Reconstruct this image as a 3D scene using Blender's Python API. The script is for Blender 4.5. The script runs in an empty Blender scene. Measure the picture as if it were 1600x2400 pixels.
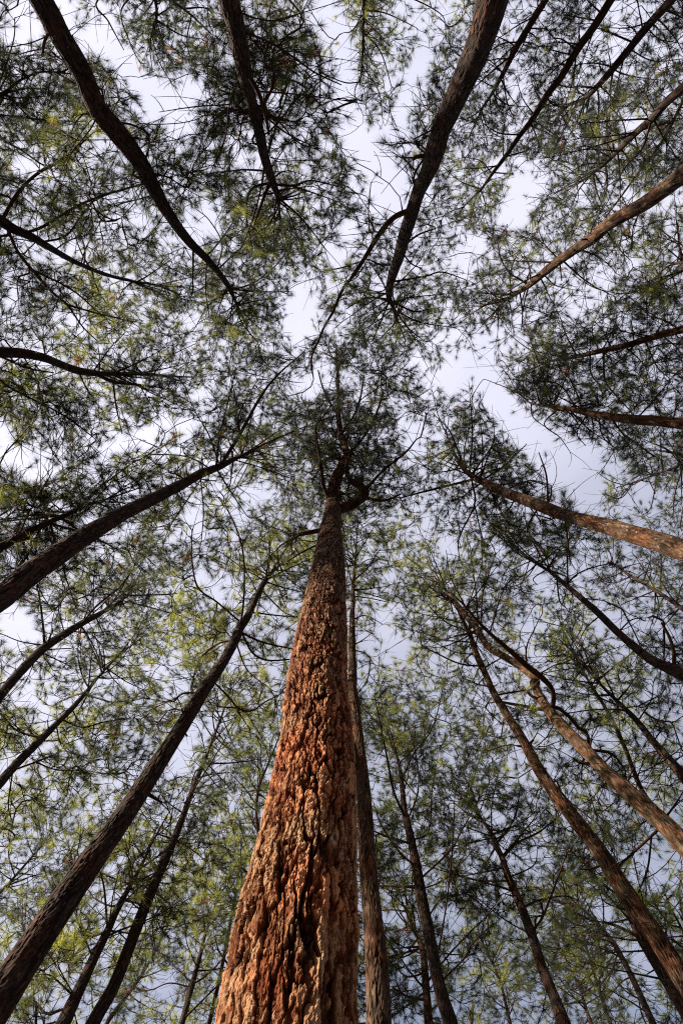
import bpy, math, random
import numpy as np
from mathutils import Vector

random.seed(7)
rng = np.random.default_rng(11)
scene = bpy.context.scene
COL = scene.collection

# ------------------------------------------------------------------ camera
FOC = 1600.0                        # focal length in photo pixels (24 mm on 36 mm portrait)
TILT = math.atan2(200.0, FOC)       # the lens leans a little from straight up
cam_d = bpy.data.cameras.new("camera")
cam_d.sensor_fit = 'VERTICAL'
cam_d.sensor_height = 36.0
cam_d.lens = 24.0
cam_d.clip_start = 0.05
cam_d.clip_end = 3000.0
cam = bpy.data.objects.new("camera", cam_d)
cam.location = (0, 0, 1.4)
cam.rotation_euler = (math.pi - TILT, 0, 0)
COL.objects.link(cam)
scene.camera = cam
CAM = np.array([0, 0, 1.4])

# ------------------------------------------------------------------ light
SUN_EL = math.radians(31)
SUN_AZ_VEC = np.array([-0.945, -0.325])
sun_dir = np.array([SUN_AZ_VEC[0]*math.cos(SUN_EL), SUN_AZ_VEC[1]*math.cos(SUN_EL), math.sin(SUN_EL)])
sun_d = bpy.data.lights.new("sun", 'SUN')
sun_d.energy = 5.0
sun_d.angle = math.radians(0.6)
sun_d.color = (1.0, 0.84, 0.66)
sun = bpy.data.objects.new("sun", sun_d)
sun.rotation_euler = Vector(tuple(sun_dir)).to_track_quat('Z', 'Y').to_euler()
COL.objects.link(sun)

world = bpy.data.worlds.new("World")
scene.world = world
world.use_nodes = True
nt = world.node_tree
nt.nodes.clear()
def N(nt, kind, **kw):
    n = nt.nodes.new(kind)
    for k, v in kw.items():
        if k.startswith('i_'):
            n.inputs[k[2:].replace('_', ' ')].default_value = v
        else:
            setattr(n, k, v)
    return n
L = nt.links.new
out = N(nt, 'ShaderNodeOutputWorld')
bg = N(nt, 'ShaderNodeBackground'); bg.inputs[1].default_value = 0.37
sky = N(nt, 'ShaderNodeTexSky', sky_type='NISHITA', sun_disc=False, sun_elevation=SUN_EL,
        sun_rotation=math.atan2(SUN_AZ_VEC[0], SUN_AZ_VEC[1]))
skyb = N(nt, 'ShaderNodeVectorMath', operation='SCALE'); skyb.inputs['Scale'].default_value = 0.15
L(sky.outputs[0], skyb.inputs[0])
tc = N(nt, 'ShaderNodeTexCoord')
sep = N(nt, 'ShaderNodeSeparateXYZ'); L(tc.outputs['Generated'], sep.inputs[0])
# clouds : thin bright sheet, noise laid on a plane high above
zc = N(nt, 'ShaderNodeMath', operation='MAXIMUM'); zc.inputs[1].default_value = 0.06; L(sep.outputs[2], zc.inputs[0])
inv = N(nt, 'ShaderNodeMath', operation='DIVIDE'); inv.inputs[0].default_value = 1.0; L(zc.outputs[0], inv.inputs[1])
pv = N(nt, 'ShaderNodeVectorMath', operation='SCALE'); L(tc.outputs['Generated'], pv.inputs[0]); L(inv.outputs[0], pv.inputs['Scale'])
nz = N(nt, 'ShaderNodeTexNoise'); nz.inputs['Scale'].default_value = 1.7; nz.inputs['Detail'].default_value = 7
nz.inputs['Roughness'].default_value = 0.55; nz.inputs['Distortion'].default_value = 0.5
L(pv.outputs[0], nz.inputs['Vector'])
mr = N(nt, 'ShaderNodeMapRange'); mr.inputs['From Min'].default_value = 0.30; mr.inputs['From Max'].default_value = 0.62
mr.inputs['To Min'].default_value = 0.68; mr.inputs['To Max'].default_value = 1.0
L(nz.outputs[0], mr.inputs[0])
# the cloud sheet opens towards +Y (lower part of the view)
yy = N(nt, 'ShaderNodeSeparateXYZ'); L(pv.outputs[0], yy.inputs[0])
mo = N(nt, 'ShaderNodeMapRange'); mo.inputs['From Min'].default_value = 0.0; mo.inputs['From Max'].default_value = 1.0
mo.inputs['To Min'].default_value = 0.0; mo.inputs['To Max'].default_value = 0.62
ya = N(nt, 'ShaderNodeMath', operation='MULTIPLY_ADD'); ya.inputs[1].default_value = 0.75; L(yy.outputs[0], ya.inputs[0]); L(yy.outputs[1], ya.inputs[2]); L(ya.outputs[0], mo.inputs[0])
sb = N(nt, 'ShaderNodeMath', operation='SUBTRACT', use_clamp=True); L(mr.outputs[0], sb.inputs[0]); L(mo.outputs[0], sb.inputs[1])
# cloud luminance, bright overhead, low sky steeply dimmed to keep light off the trunks
lum = N(nt, 'ShaderNodeMapRange'); lum.inputs['From Min'].default_value = 0.22; lum.inputs['From Max'].default_value = 0.70
lum.inputs['To Min'].default_value = 0.05; lum.inputs['To Max'].default_value = 1.0
L(sep.outputs[2], lum.inputs[0])
cc = N(nt, 'ShaderNodeVectorMath', operation='SCALE'); cc.inputs[0].default_value = (1.02, 1.01, 1.19)
L(lum.outputs[0], cc.inputs['Scale'])
mx = N(nt, 'ShaderNodeMix', data_type='RGBA'); L(sb.outputs[0], mx.inputs[0]); L(skyb.outputs[0], mx.inputs[6]); L(cc.outputs[0], mx.inputs[7])
L(mx.outputs[2], bg.inputs[0]); L(bg.outputs[0], out.inputs[0])

scene.view_settings.view_transform = 'Standard'
scene.view_settings.look = 'None'
scene.view_settings.gamma = 1.0
scene.view_settings.exposure = 1.4
scene.render.resolution_x = 682
scene.render.resolution_y = 1024
scene.render.engine = 'CYCLES'
scene.cycles.max_bounces = 6
scene.cycles.transparent_max_bounces = 8
scene.cycles.use_denoising = False
scene.cycles.filter_width = 1.15

# ------------------------------------------------------------------ numpy noise
def _h32(ix, iy, iz, seed):
    h = ix.astype(np.int64).astype(np.uint32)*np.uint32(374761393) + iy.astype(np.int64).astype(np.uint32)*np.uint32(668265263) + iz.astype(np.int64).astype(np.uint32)*np.uint32(2246822519) + np.uint32((seed*1274126177) & 0xffffffff)
    h = (h ^ (h >> np.uint32(13)))*np.uint32(1274126177)
    h = (h ^ (h >> np.uint32(16)))*np.uint32(2246822519)
    return h ^ (h >> np.uint32(15))
def _hash(ix, iy, iz, seed):
    return (_h32(ix, iy, iz, seed) & np.uint32(0xffffff)).astype(np.float32)/np.float32(0xffffff)
def vnoise(x, y, z, seed=0):
    ix, iy, iz = np.floor(x), np.floor(y), np.floor(z)
    fx, fy, fz = x-ix, y-iy, z-iz
    fx, fy, fz = fx*fx*(3-2*fx), fy*fy*(3-2*fy), fz*fz*(3-2*fz)
    r = 0
    for dx in (0, 1):
        for dy in (0, 1):
            for dz in (0, 1):
                w = (fx if dx else 1-fx)*(fy if dy else 1-fy)*(fz if dz else 1-fz)
                r = r + w*_hash(ix+dx, iy+dy, iz+dz, seed)
    return r
def fbm(x, y, z, seed=0, o=4):
    r, a, t = 0, 1.0, 0
    for k in range(o):
        r = r + a*vnoise(x*2**k, y*2**k, z*2**k, seed+k); t += a; a *= 0.5
    return r/t
def vor(x, y, z, seed=0):
    x, y, z = [q.astype(np.float32) for q in np.broadcast_arrays(x, y, z)]
    ix, iy, iz = np.floor(x), np.floor(y), np.floor(z)
    f1 = np.full(x.shape, 9.0, np.float32); f2 = np.full(x.shape, 9.0, np.float32); cid = np.zeros(x.shape, np.float32)
    k = np.float32(1/1023.0)
    for dx in (-1, 0, 1):
        for dy in (-1, 0, 1):
            for dz in (-1, 0, 1):
                jx, jy, jz = ix+dx, iy+dy, iz+dz
                h = _h32(jx, jy, jz, seed)
                d = np.sqrt((jx+(h & np.uint32(1023))*k-x)**2+(jy+((h >> np.uint32(10)) & np.uint32(1023))*k-y)**2+(jz+((h >> np.uint32(20)) & np.uint32(1023))*k-z)**2)
                m = d < f1
                f2 = np.where(m, f1, np.minimum(f2, d)); cid = np.where(m, ((h >> np.uint32(7)) & np.uint32(255))/np.float32(255), cid); f1 = np.where(m, d, f1)
    return f1, f2, cid

# ------------------------------------------------------------------ materials
def mat_base(name):
    m = bpy.data.materials.new(name); m.use_nodes = True
    t = m.node_tree; b = t.nodes['Principled BSDF']
    return m, t, b
def ramp(t, pts):
    r = t.nodes.new('ShaderNodeValToRGB'); e = r.color_ramp.elements
    while len(e) < len(pts): e.new(0.5)
    for k, (p, c) in enumerate(pts):
        e[k].position = p; e[k].color = (*c, 1)
    return r
def bark_material(name, cre, mid, top, fleck=(0.42, 0.38, 0.32), fleck_amt=0.25, bump=0.5, fine=1.0, plates_shade=False):
    m, t, b = mat_base(name); l = t.links.new
    at = N(t, 'ShaderNodeAttribute', attribute_name='bark')
    tc = N(t, 'ShaderNodeTexCoord')
    mp = N(t, 'ShaderNodeMapping'); mp.inputs['Scale'].default_value = (1, 1, 0.35); l(tc.outputs['Object'], mp.inputs[0])
    n1 = N(t, 'ShaderNodeTexNoise'); n1.inputs['Scale'].default_value = 38*fine; n1.inputs['Detail'].default_value = 8; n1.inputs['Roughness'].default_value = 0.74
    l(mp.outputs[0], n1.inputs['Vector'])
    n2 = N(t, 'ShaderNodeTexNoise'); n2.inputs['Scale'].default_value = 3.1*fine; n2.inputs['Detail'].default_value = 4
    l(tc.outputs['Object'], n2.inputs['Vector'])
    a1 = N(t, 'ShaderNodeMath', operation='MULTIPLY_ADD'); a1.inputs[1].default_value = 0.70; l(n1.outputs[0], a1.inputs[0])
    sh = N(t, 'ShaderNodeMath', operation='SUBTRACT'); sh.inputs[1].default_value = 0.40; l(at.outputs['Fac'], sh.inputs[0])
    l(sh.outputs[0], a1.inputs[2])
    r = ramp(t, [(0.0, cre), (0.25, tuple(0.5*(a+c) for a, c in zip(cre, mid))), (0.50, mid), (0.86, top)])
    l(a1.outputs[0], r.inputs[0])
    # patches where the outer flake has gone: redder wood
    rr = ramp(t, [(0.42, (1, 1, 1)), (0.62, (1.28, 0.84, 0.66))]); l(n2.outputs[0], rr.inputs[0])
    mu = N(t, 'ShaderNodeMix', data_type='RGBA', blend_type='MULTIPLY'); mu.inputs[0].default_value = 1.0
    l(r.outputs[0], mu.inputs[6]); l(rr.outputs[0], mu.inputs[7])
    # lichen flecks
    n3 = N(t, 'ShaderNodeTexVoronoi'); n3.inputs['Scale'].default_value = 17*fine
    mp3 = N(t, 'ShaderNodeMapping'); mp3.inputs['Scale'].default_value = (1, 1, 0.5); l(tc.outputs['Object'], mp3.inputs[0])
    wn = N(t, 'ShaderNodeVectorMath', operation='MULTIPLY_ADD'); wn.inputs[1].default_value = (0.08, 0.08, 0.08)
    l(n1.outputs['Color'], wn.inputs[0]); l(mp3.outputs[0], wn.inputs[2]); l(wn.outputs[0], n3.inputs['Vector'])
    fr = N(t, 'ShaderNodeMapRange'); fr.inputs['From Min'].default_value = 0.05+0.32*fleck_amt; fr.inputs['From Max'].default_value = 0.02+0.2*fleck_amt
    fr.inputs['To Min'].default_value = 0.0; fr.inputs['To Max'].default_value = 0.8
    l(n3.outputs[0], fr.inputs[0])
    n4 = N(t, 'ShaderNodeTexNoise'); n4.inputs['Scale'].default_value = 6*fine; l(tc.outputs['Object'], n4.inputs['Vector'])
    f4 = N(t, 'ShaderNodeMapRange'); f4.inputs['From Min'].default_value = 0.45; f4.inputs['From Max'].default_value = 0.6; l(n4.outputs[0], f4.inputs[0])
    fm = N(t, 'ShaderNodeMath', operation='MULTIPLY'); l(fr.outputs[0], fm.inputs[0]); l(f4.outputs[0], fm.inputs[1])
    fmix = N(t, 'ShaderNodeMix', data_type='RGBA'); l(fm.outputs[0], fmix.inputs[0]); l(mu.outputs[2], fmix.inputs[6]); fmix.inputs[7].default_value = (*fleck, 1)
    if plates_shade:  # bark greys with height; shade of the crowns put into the colour too
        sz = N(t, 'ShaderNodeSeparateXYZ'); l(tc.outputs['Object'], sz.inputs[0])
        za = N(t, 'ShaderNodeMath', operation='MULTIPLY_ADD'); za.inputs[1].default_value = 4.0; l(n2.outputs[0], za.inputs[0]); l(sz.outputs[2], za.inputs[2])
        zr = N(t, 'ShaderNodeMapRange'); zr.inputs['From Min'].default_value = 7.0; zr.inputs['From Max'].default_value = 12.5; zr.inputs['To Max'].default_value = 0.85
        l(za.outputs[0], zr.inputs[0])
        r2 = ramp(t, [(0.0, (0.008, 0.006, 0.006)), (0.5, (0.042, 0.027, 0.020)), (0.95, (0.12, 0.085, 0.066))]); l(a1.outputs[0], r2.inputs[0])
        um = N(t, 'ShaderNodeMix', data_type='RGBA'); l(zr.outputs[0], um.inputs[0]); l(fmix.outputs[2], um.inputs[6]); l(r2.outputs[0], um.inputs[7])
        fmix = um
    l(fmix.outputs[2], b.inputs['Base Color'])
    b.inputs['Roughness'].default_value = 0.92
    b.inputs['Specular IOR Level'].default_value = 0.15
    bp = N(t, 'ShaderNodeBump'); bp.inputs['Strength'].default_value = bump; bp.inputs['Distance'].default_value = 0.022 if plates_shade else 0.015
    l(n1.outputs[0], bp.inputs['Height']); l(bp.outputs[0], b.inputs['Normal'])
    return m
M_MAIN = bark_material('bark_rust', (0.006, 0.0035, 0.003), (0.145, 0.046, 0.014), (0.48, 0.30, 0.17), fleck=(0.60, 0.46, 0.36), fleck_amt=0.4, bump=1.0, plates_shade=True)
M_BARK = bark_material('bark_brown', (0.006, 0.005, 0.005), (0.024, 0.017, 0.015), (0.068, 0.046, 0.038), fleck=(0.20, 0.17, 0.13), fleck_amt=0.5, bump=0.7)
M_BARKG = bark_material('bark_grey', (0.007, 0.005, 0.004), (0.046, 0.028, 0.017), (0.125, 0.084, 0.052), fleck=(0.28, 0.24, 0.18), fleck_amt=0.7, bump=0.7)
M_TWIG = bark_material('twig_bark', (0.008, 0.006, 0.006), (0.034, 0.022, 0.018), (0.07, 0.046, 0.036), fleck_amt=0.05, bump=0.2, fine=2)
M_LIT = bark_material('branch_tan_lit', (0.014, 0.011, 0.008), (0.066, 0.047, 0.030), (0.165, 0.124, 0.080), fleck_amt=0.2, bump=0.3, fine=2)  # paler copy for branches and a trunk in sun; sunlight is in the colour

def needle_material():
    m = bpy.data.materials.new('pine_needles'); m.use_nodes = True
    t = m.node_tree; t.nodes.clear(); l = t.links.new
    o = N(t, 'ShaderNodeOutputMaterial')
    at = N(t, 'ShaderNodeAttribute', attribute_name='tint')
    r = ramp(t, [(0.0, (0.015, 0.021, 0.021)), (0.35, (0.034, 0.044, 0.035)), (0.62, (0.088, 0.108, 0.056)), (0.86, (0.23, 0.26, 0.085)), (0.93, (0.17, 0.10, 0.045)), (1.0, (0.22, 0.07, 0.03))])
    r.color_ramp.interpolation = 'LINEAR'
    l(at.outputs['Fac'], r.inputs[0])
    d = N(t, 'ShaderNodeBsdfPrincipled'); d.inputs['Roughness'].default_value = 0.55; d.inputs['Specular IOR Level'].default_value = 0.3
    l(r.outputs[0], d.inputs['Base Color'])
    tr = N(t, 'ShaderNodeBsdfTranslucent')
    g = N(t, 'ShaderNodeMix', data_type='RGBA', blend_type='MULTIPLY'); g.inputs[0].default_value = 1; g.inputs[7].default_value = (2.1, 2.0, 1.1, 1)
    l(r.outputs[0], g.inputs[6]); l(g.outputs[2], tr.inputs[0])
    mx = N(t, 'ShaderNodeMixShader'); mx.inputs[0].default_value = 0.5
    l(d.outputs[0], mx.inputs[1]); l(tr.outputs[0], mx.inputs[2]); l(mx.outputs[0], o.inputs[0])
    return m
M_NEEDLE = needle_material()

# ------------------------------------------------------------------ pixel <-> space helpers (used to survey where each tree stands)
FWD = np.array([0, math.sin(TILT), math.cos(TILT)])
UPV = np.array([0, -math.cos(TILT), math.sin(TILT)])
def ray(px, py):
    return np.array([(px-800)/FOC, 0, 0]) + UPV*((1200-py)/FOC) + FWD
def hz(px, py):
    d = ray(px, py); return d[:2]/d[2]              # horizontal metres per metre of height
def at_h(px, py, h):
    v = hz(px, py); return np.array([v[0]*h, v[1]*h, h])   # relative to the camera
def depth(p): return float(np.dot(p, FWD))
def proj(P):
    P = np.atleast_2d(P); z = P@FWD
    return np.stack([800+FOC*P[:, 0]/z, 1200-FOC*(P@UPV)/z], 1)
OFF = {1: (0, 0), 2: (800, 0), 3: (0, 800), 4: (800, 800), 5: (0, 1600), 6: (800, 1600)}
def parse(s):
    """'t1 x,y,w x,y,w t3 ...' -> photo pixel rows x, y, width (, height)"""
    tile, rows = 1, []
    for tok in s.split():
        if tok[0] == 't': tile = int(tok[1]); continue
        v = [float(a) for a in tok.split(',')]
        if tile == 0: o, k = (0, 0), 1.0204
        else: o, k = OFF[tile], 1/1.96
        rows.append([o[0]+v[0]*k, o[1]+v[1]*k] + ([v[2]*k] if len(v) > 2 else []) + (v[3:] if len(v) > 3 else []))
    return rows
def catmull(P, n):
    P = np.asarray(P, float)
    if len(P) < 3:
        t = np.linspace(0, 1, n+1)[:, None]; return P[0]*(1-t)+P[-1]*t
    Q = np.vstack([2*P[0]-P[1], P, 2*P[-1]-P[-2]]); outp = []
    for i in range(1, len(Q)-2):
        t = np.linspace(0, 1, n, endpoint=False)[:, None]
        a, b, c, d = Q[i-1], Q[i], Q[i+1], Q[i+2]
        outp.append(0.5*((2*b)+(-a+c)*t+(2*a-5*b+4*c-d)*t**2+(-a+3*b-3*c+d)*t**3))
    outp.append(P[-1:]); return np.vstack(outp)

# ------------------------------------------------------------------ mesh builders
def make_mesh(name, V, F, mat, attr=None, attr_name='bark', smooth=True):
    """V (n,3) world metres relative to the camera foot; F list of quads array or tris array"""
    me = bpy.data.meshes.new(name)
    F = np.asarray(F, np.int32); k = F.shape[1]
    me.vertices.add(len(V)); me.vertices.foreach_set('co', np.asarray(V, np.float32).ravel())
    me.loops.add(F.size); me.loops.foreach_set('vertex_index', F.ravel())
    me.polygons.add(len(F)); me.polygons.foreach_set('loop_start', np.arange(0, F.size, k, dtype=np.int32))
    me.polygons.foreach_set('use_smooth', np.full(len(F), smooth))
    me.update(calc_edges=True)
    if attr is not None:
        a = me.attributes.new(attr_name, 'FLOAT', 'POINT'); a.data.foreach_set('value', np.asarray(attr, np.float32))
    me.materials.append(mat)
    o = bpy.data.objects.new(name, me); COL.objects.link(o)
    return o
def frames(P):
    T = np.gradient(P, axis=0); T /= np.linalg.norm(T, axis=1)[:, None]+1e-9
    ref = np.array([0.31, 0.95, 0.05]) if abs(T[0][2]) > 0.5 else np.array([0.02, 0.05, 1.0])
    U = np.cross(T, ref); U /= np.linalg.norm(U, axis=1)[:, None]+1e-9
    W = np.cross(T, U)
    return T, U, W
def tube(P, R, sides, disp=None, cap=True):
    P = np.asarray(P, float); n = len(P); T, U, W = frames(P)
    th = np.linspace(0, 2*math.pi, sides, endpoint=False)
    c, s = np.cos(th), np.sin(th)
    rad = np.asarray(R)[:, None]*np.ones(sides)[None]
    att = np.full((n, sides), 0.5)
    if disp is not None:
        dd, att = disp(P, np.asarray(R), th); rad = rad+dd
    V = P[:, None, :] + rad[:, :, None]*(c[None, :, None]*U[:, None, :]+s[None, :, None]*W[:, None, :])
    V = V.reshape(-1, 3)
    i = np.arange(n-1)[:, None]*sides; j = np.arange(sides)[None]; j2 = (j+1) % sides
    F = np.stack([i+j, i+j2, i+sides+j2, i+sides+j], -1).reshape(-1, 4)
    if cap:
        V = np.vstack([V, P[-1:] + T[-1:]*R[-1]*0.6]); k = len(V)-1; e = (n-1)*sides
        capf = np.stack([e+j[0], e+j2[0], np.full(sides, k), np.full(sides, k)], 1)
        return V, F, np.append(att.ravel(), 0.6), (e, k)
    return V, F, att.ravel(), None
def tube_faces(F, capinfo, sides):
    if capinfo is None: return F, None
    e, k = capinfo; j = np.arange(sides)
    return F, np.stack([e+j, e+(j+1) % sides, np.full(sides, k)], 1)
def join_tubes(items):
    """items: (P, R, sides, disp) -> triangulated V, F, A"""
    VV, FF, AA, o = [], [], [], 0
    for P, R, sd, dp in items:
        V, F, A, ci = tube(P, R, sd, dp)
        Fq, Ft = tube_faces(F, ci, sd)
        VV.append(V); AA.append(A)
        FF.append(np.vstack([Fq[:, [0, 1, 2]], Fq[:, [0, 2, 3]], Ft])+o); o += len(V)
    return np.vstack(VV), np.vstack(FF), np.concatenate(AA)

def bark_disp(seed, amp=0.016, cell=0.05, big=False):
    def f(P, R, th):
        n, s = len(P), len(th)
        arc = np.concatenate([[0], np.cumsum(np.linalg.norm(np.diff(P, axis=0), axis=1))])
        Rm = np.maximum(R, 0.02)
        # unit circle coordinates scaled by radius keep the pattern seamless round the trunk
        cx = np.cos(th)[None]*Rm[:, None]; cy = np.sin(th)[None]*Rm[:, None]; z = arc[:, None]*np.ones(s)[None]
        wx = (fbm(cx/0.07, cy/0.07, z/0.16, seed, 5)-0.5)*2.1*cell
        wy = (fbm(cx/0.07+7, cy/0.07, z/0.16, seed+5, 5)-0.5)*2.1*cell
        wz = (fbm(cx/0.03, cy/0.03, z/0.12, seed+9, 3)-0.5)*3.0*cell
        # long furrows between ridges, some closing up and opening again
        f1, f2, cid = vor((cx+wx)/cell, (cy+wy)/cell, (z+wz)/(cell*13.0), seed+20)
        openv = np.clip(fbm(cx/0.09, cy/0.09, z/0.25, seed+90, 3)*2.6-0.55, 0.15, 1)
        e = 1-np.exp(-((f2-f1)/0.11)**3.0)*openv
        # thin flakes lying on the ridges in steps
        q = fbm(cx/0.035, cy/0.035, z/0.22, seed+70, 5)
        st = q*9.0; fl_ = np.floor(st); fr_ = st-fl_; terr = (fl_+np.clip(fr_*6.0, 0, 1))/9.0
        g1, g2, cid2 = vor((cx+wx*1.7)/(cell*0.42), (cy+wy*1.7)/(cell*0.42), (z+wz*0.8)/(cell*3.6), seed+40)
        e2 = 1-np.exp(-(g2-g1)/0.06)
        flake = np.round(cid2*4)/4
        rough = (1-2*np.abs(fbm(cx/0.013, cy/0.013, z/0.040, seed+60, 4)-0.5)*2.2) - 0.62
        pit = np.clip(fbm(cx/0.016, cy/0.016, z/0.03, seed+66, 3)-0.60, 0, 1)
        lump = fbm(cx/0.25, cy/0.25, z/0.7, seed+80, 2)-0.5
        h = e*(0.60+0.24*(cid-0.5)+0.26*(terr-0.45)+0.16*flake*e2) + 0.17*rough*(0.4+0.6*e) - 0.6*pit
        sc = np.minimum(1, Rm[:, None]/0.12)
        d = (h-0.5)*amp*sc + lump*0.05*Rm[:, None]*2
        return d, np.clip(0.02+h*1.0+0.30*(cid2-0.5)*e, 0, 1)
    return f

# ------------------------------------------------------------------ the trees, surveyed
# label, trunk 'tile x,y,width' from the frame edge to the tip, d0 (trunk diameter where it enters), branches 'tile x,y,w ...'
T = []
def tree(label, trunk, d0=0.25, br=(), mat=None, top=None, group=None, tuft=1.0, crown=True, bias=0.0, hbase=0.55):
    T.append(dict(label=label, trunk=parse(trunk), d0=d0, br=[parse(b) for b in br], brlit=['!' in b for b in br], mat=mat or M_BARK, top=top, tuft=tuft, crown=crown, bias=bias, hbase=hbase))

BR = lambda s: s.replace('!', '')
def tree_b(*a, br=(), **k):
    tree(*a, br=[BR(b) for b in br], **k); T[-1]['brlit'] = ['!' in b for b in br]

# the great trunk in front
tree_b('thick rust red pine trunk in front with deep flaky sunlit bark and a crooked top',
  't0 663,2352,317 683,2125,270 709,1915,212 725,1710,163 733,1510,124 752,1330,80 757,1265,62 760,1205,44 765,1165,36,16.2 764,1130,27,17 772,1098,24,17.8 790,1064,22,18.8 797,1045,18,19.3 787,1015,14,20.2 778,965,11,21.2 776,890,7,22.3 772,800,4,23.2',
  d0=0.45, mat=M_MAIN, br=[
  't0 768,1172,25 800,1162,25 826,1146,23 838,1132,21 826,1116,18 806,1104,14 796,1082,11 800,1050,8',
  't0 740,1214,13 715,1222,11 688,1228,9', 't0 790,1060,10 760,1050,7 735,1075,5 715,1110,4',
  't0 795,1045,9 830,1010,6 860,960,5 880,900,4', 't0 765,1150,10 745,1120,8 735,1060,6 725,990,4',
  't0 838,1125,9 880,1080,6 930,1040,5 955,1010,3', 't0 830,1140,8 880,1150,6 920,1135,4',
  't0 782,1000,8 820,940,5 835,870,4', 't0 780,960,6 745,900,4 730,850,3', 't0 757,1240,6 700,1265,4 660,1290,3'], hbase=0.68, top=23)
# left of the frame
tree_b('black silhouetted pine trunk crossing the top left corner with broken branch stubs',
  't1 190,0,102 270,150,96 370,320,90 450,500,86 540,610,88 640,740,75 710,870,62 780,990,50 870,1110,40 960,1200,32 1040,1300,24 1075,1370,15 1110,1450,10 1150,1540,5', d0=0.27,
  br=['t1 205,130,16 206,190,14 198,245,11', 't1 570,625,16 610,632,12 640,636,8', 't1 885,1140,10 887,1250,8 884,1355,5', 't1 700,800,12 760,810,8 830,850,5',
      't1 1075,1330,10 1180,1290,7 1300,1180,5 1330,1060,3', 't1 1075,1340,10 1200,1340,7 1330,1340,4', 't1 1050,1330,9 960,1400,6 900,1500,4', 't1 1000,1240,8 1020,1120,6 960,1010,5 900,960,4',
      't1 940,1200,7 945,1330,6 960,1440,4', 't1 420,520,9 425,580,7 330,700,5', 't1 1080,1380,9 1110,1480,6 1180,1568,4', 't1 660,780,7 640,900,5 560,1000,4'])
tree_b('dark pine trunk at top centre left splitting off a thin second stem',
  't1 1050,0,90 1090,150,80 1120,320,68 1150,450,52 1185,580,48 1210,700,42 1245,820,36 1275,900,24 1282,970,13 1300,1060,6', d0=0.24,
  br=['t1 1140,300,26 1185,420,20 1222,540,15 1235,620,9', 't1 1125,125,12 1230,190,10 1350,265,9 1450,335,8 1568,390,5', 't1 1100,20,8 1180,85,7 1280,95,6 1380,60,4',
      't1 1225,850,14 1170,860,12 1135,920,10 1135,1040,6', 't1 1260,840,14 1350,852,11 1430,830,8 1568,860,5', 't1 1195,425,9 1330,430,7 1568,460,4', 't1 1275,910,12 1390,1010,8 1500,1150,4',
      't1 1080,300,7 1055,480,7 1030,650,6 950,830,4', 't1 1190,400,8 1250,310,6 1345,280,4', 't1 1240,790,8 1300,690,5 1350,620,3', 't1 1200,670,12 1160,658,8', 't1 1225,540,9 1330,620,7 1460,680,4',
      't1 1060,470,7 900,490,6 730,515,3', 't1 1340,870,9 1450,890,6 1560,930,4', 't1 1275,930,8 1200,980,6 1120,990,4', 't1 1290,960,8 1300,1100,5 1350,1230,3'])
tree_b('dark forked pine limb tree entering at the left edge with long sweeping black boughs',
  't1 -260,900,74 -120,965,62 0,1012,50 60,1050,42 150,1090,35 250,1150,28 350,1205,22 470,1255,17 600,1290,12 750,1312,8 860,1322,4', d0=0.26,
  br=['t1 20,1000,18 80,890,16 170,800,14 260,750,12 340,690,10 440,600,6', 't1 120,1055,14 200,1040,14 330,960,12 440,910,10 550,875,9 690,840,5',
      't1 200,1105,10 300,1085,9 370,1000,8 450,900,5', 't1 20,1040,16 80,1150,14 150,1240,13 250,1350,12 310,1400,10 380,1500,7 450,1568,5',
      't1 310,1400,9 450,1440,8 620,1480,4', 't1 150,1240,10 330,1330,8 460,1440,6 560,1500,4', 't1 250,1150,7 330,1100,6 480,1060,4', 't1 380,1210,7 400,1130,6 480,990,4'], hbase=0.4)
tree_b('dark curved forked pine stem low on the left edge, boughs spreading towards the centre',
  't3 -240,20,66 -110,35,56 0,50,48 100,55,44 200,75,38 290,110,34 360,135,34 440,147,26 520,150,18 650,150,16 780,160,12 900,165,5', d0=0.24,
  br=['t3 440,155,18 520,185,16 640,200,11 760,215,5', 't3 -60,85,10 120,120,9 250,145,6', 't3 -80,140,12 0,175,10 100,240,9 240,310,8 340,370,7 440,450,4',
      't3 525,190,9 535,300,8 562,425,5', 't3 430,120,8 500,40,6 550,-20,4', 't3 360,150,8 400,220,6 440,270,3', 't3 700,150,6 780,70,5 900,10,3', 't3 100,60,7 180,200,5 170,330,3',
      't3 640,200,6 700,300,4 740,360,3', 't3 650,150,6 600,60,5 640,-40,3'], hbase=0.4)
tree_b('large dark straight pine trunk rising from the left edge to a fan of bare boughs',
  't3 0,1180,114 110,1090,110 250,990,97 400,890,82 550,800,66 700,725,54 830,660,46 920,610,40 1010,575,30 1100,530,18 1200,490,10 1290,440,5', d0=0.25,
  br=['t3 1010,565,18 1100,430,16 1200,250,12 1280,150,9 1395,50,5', 't3 990,565,10 1010,430,9 1060,230,7 1080,130,4', 't3 1080,540,10 1240,460,8 1380,400,4', 't3 960,560,8 860,530,7 700,520,6 630,535,3',
      't3 930,605,9 930,560,8 928,530,6', 't3 862,635,9 858,600,7 855,570,5', 't3 862,640,8 820,615,7 770,600,5', 't3 930,640,6 935,780,6 925,920,4', 't3 905,645,7 840,760,7 780,850,5', 't3 1000,590,8 1060,690,7 1132,800,4',
      't3 1090,545,7 1250,545,6 1410,540,4', 't3 1080,550,7 1200,580,5 1340,630,3', 't3 900,630,7 960,640,6 1020,635,3', 't3 770,680,12 766,662,8', 't3 1010,565,9 960,430,7 900,330,4', 't3 1100,430,8 1100,330,6 1180,180,3', 't3 1010,570,8 1010,500,7 930,440,4'])
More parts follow.
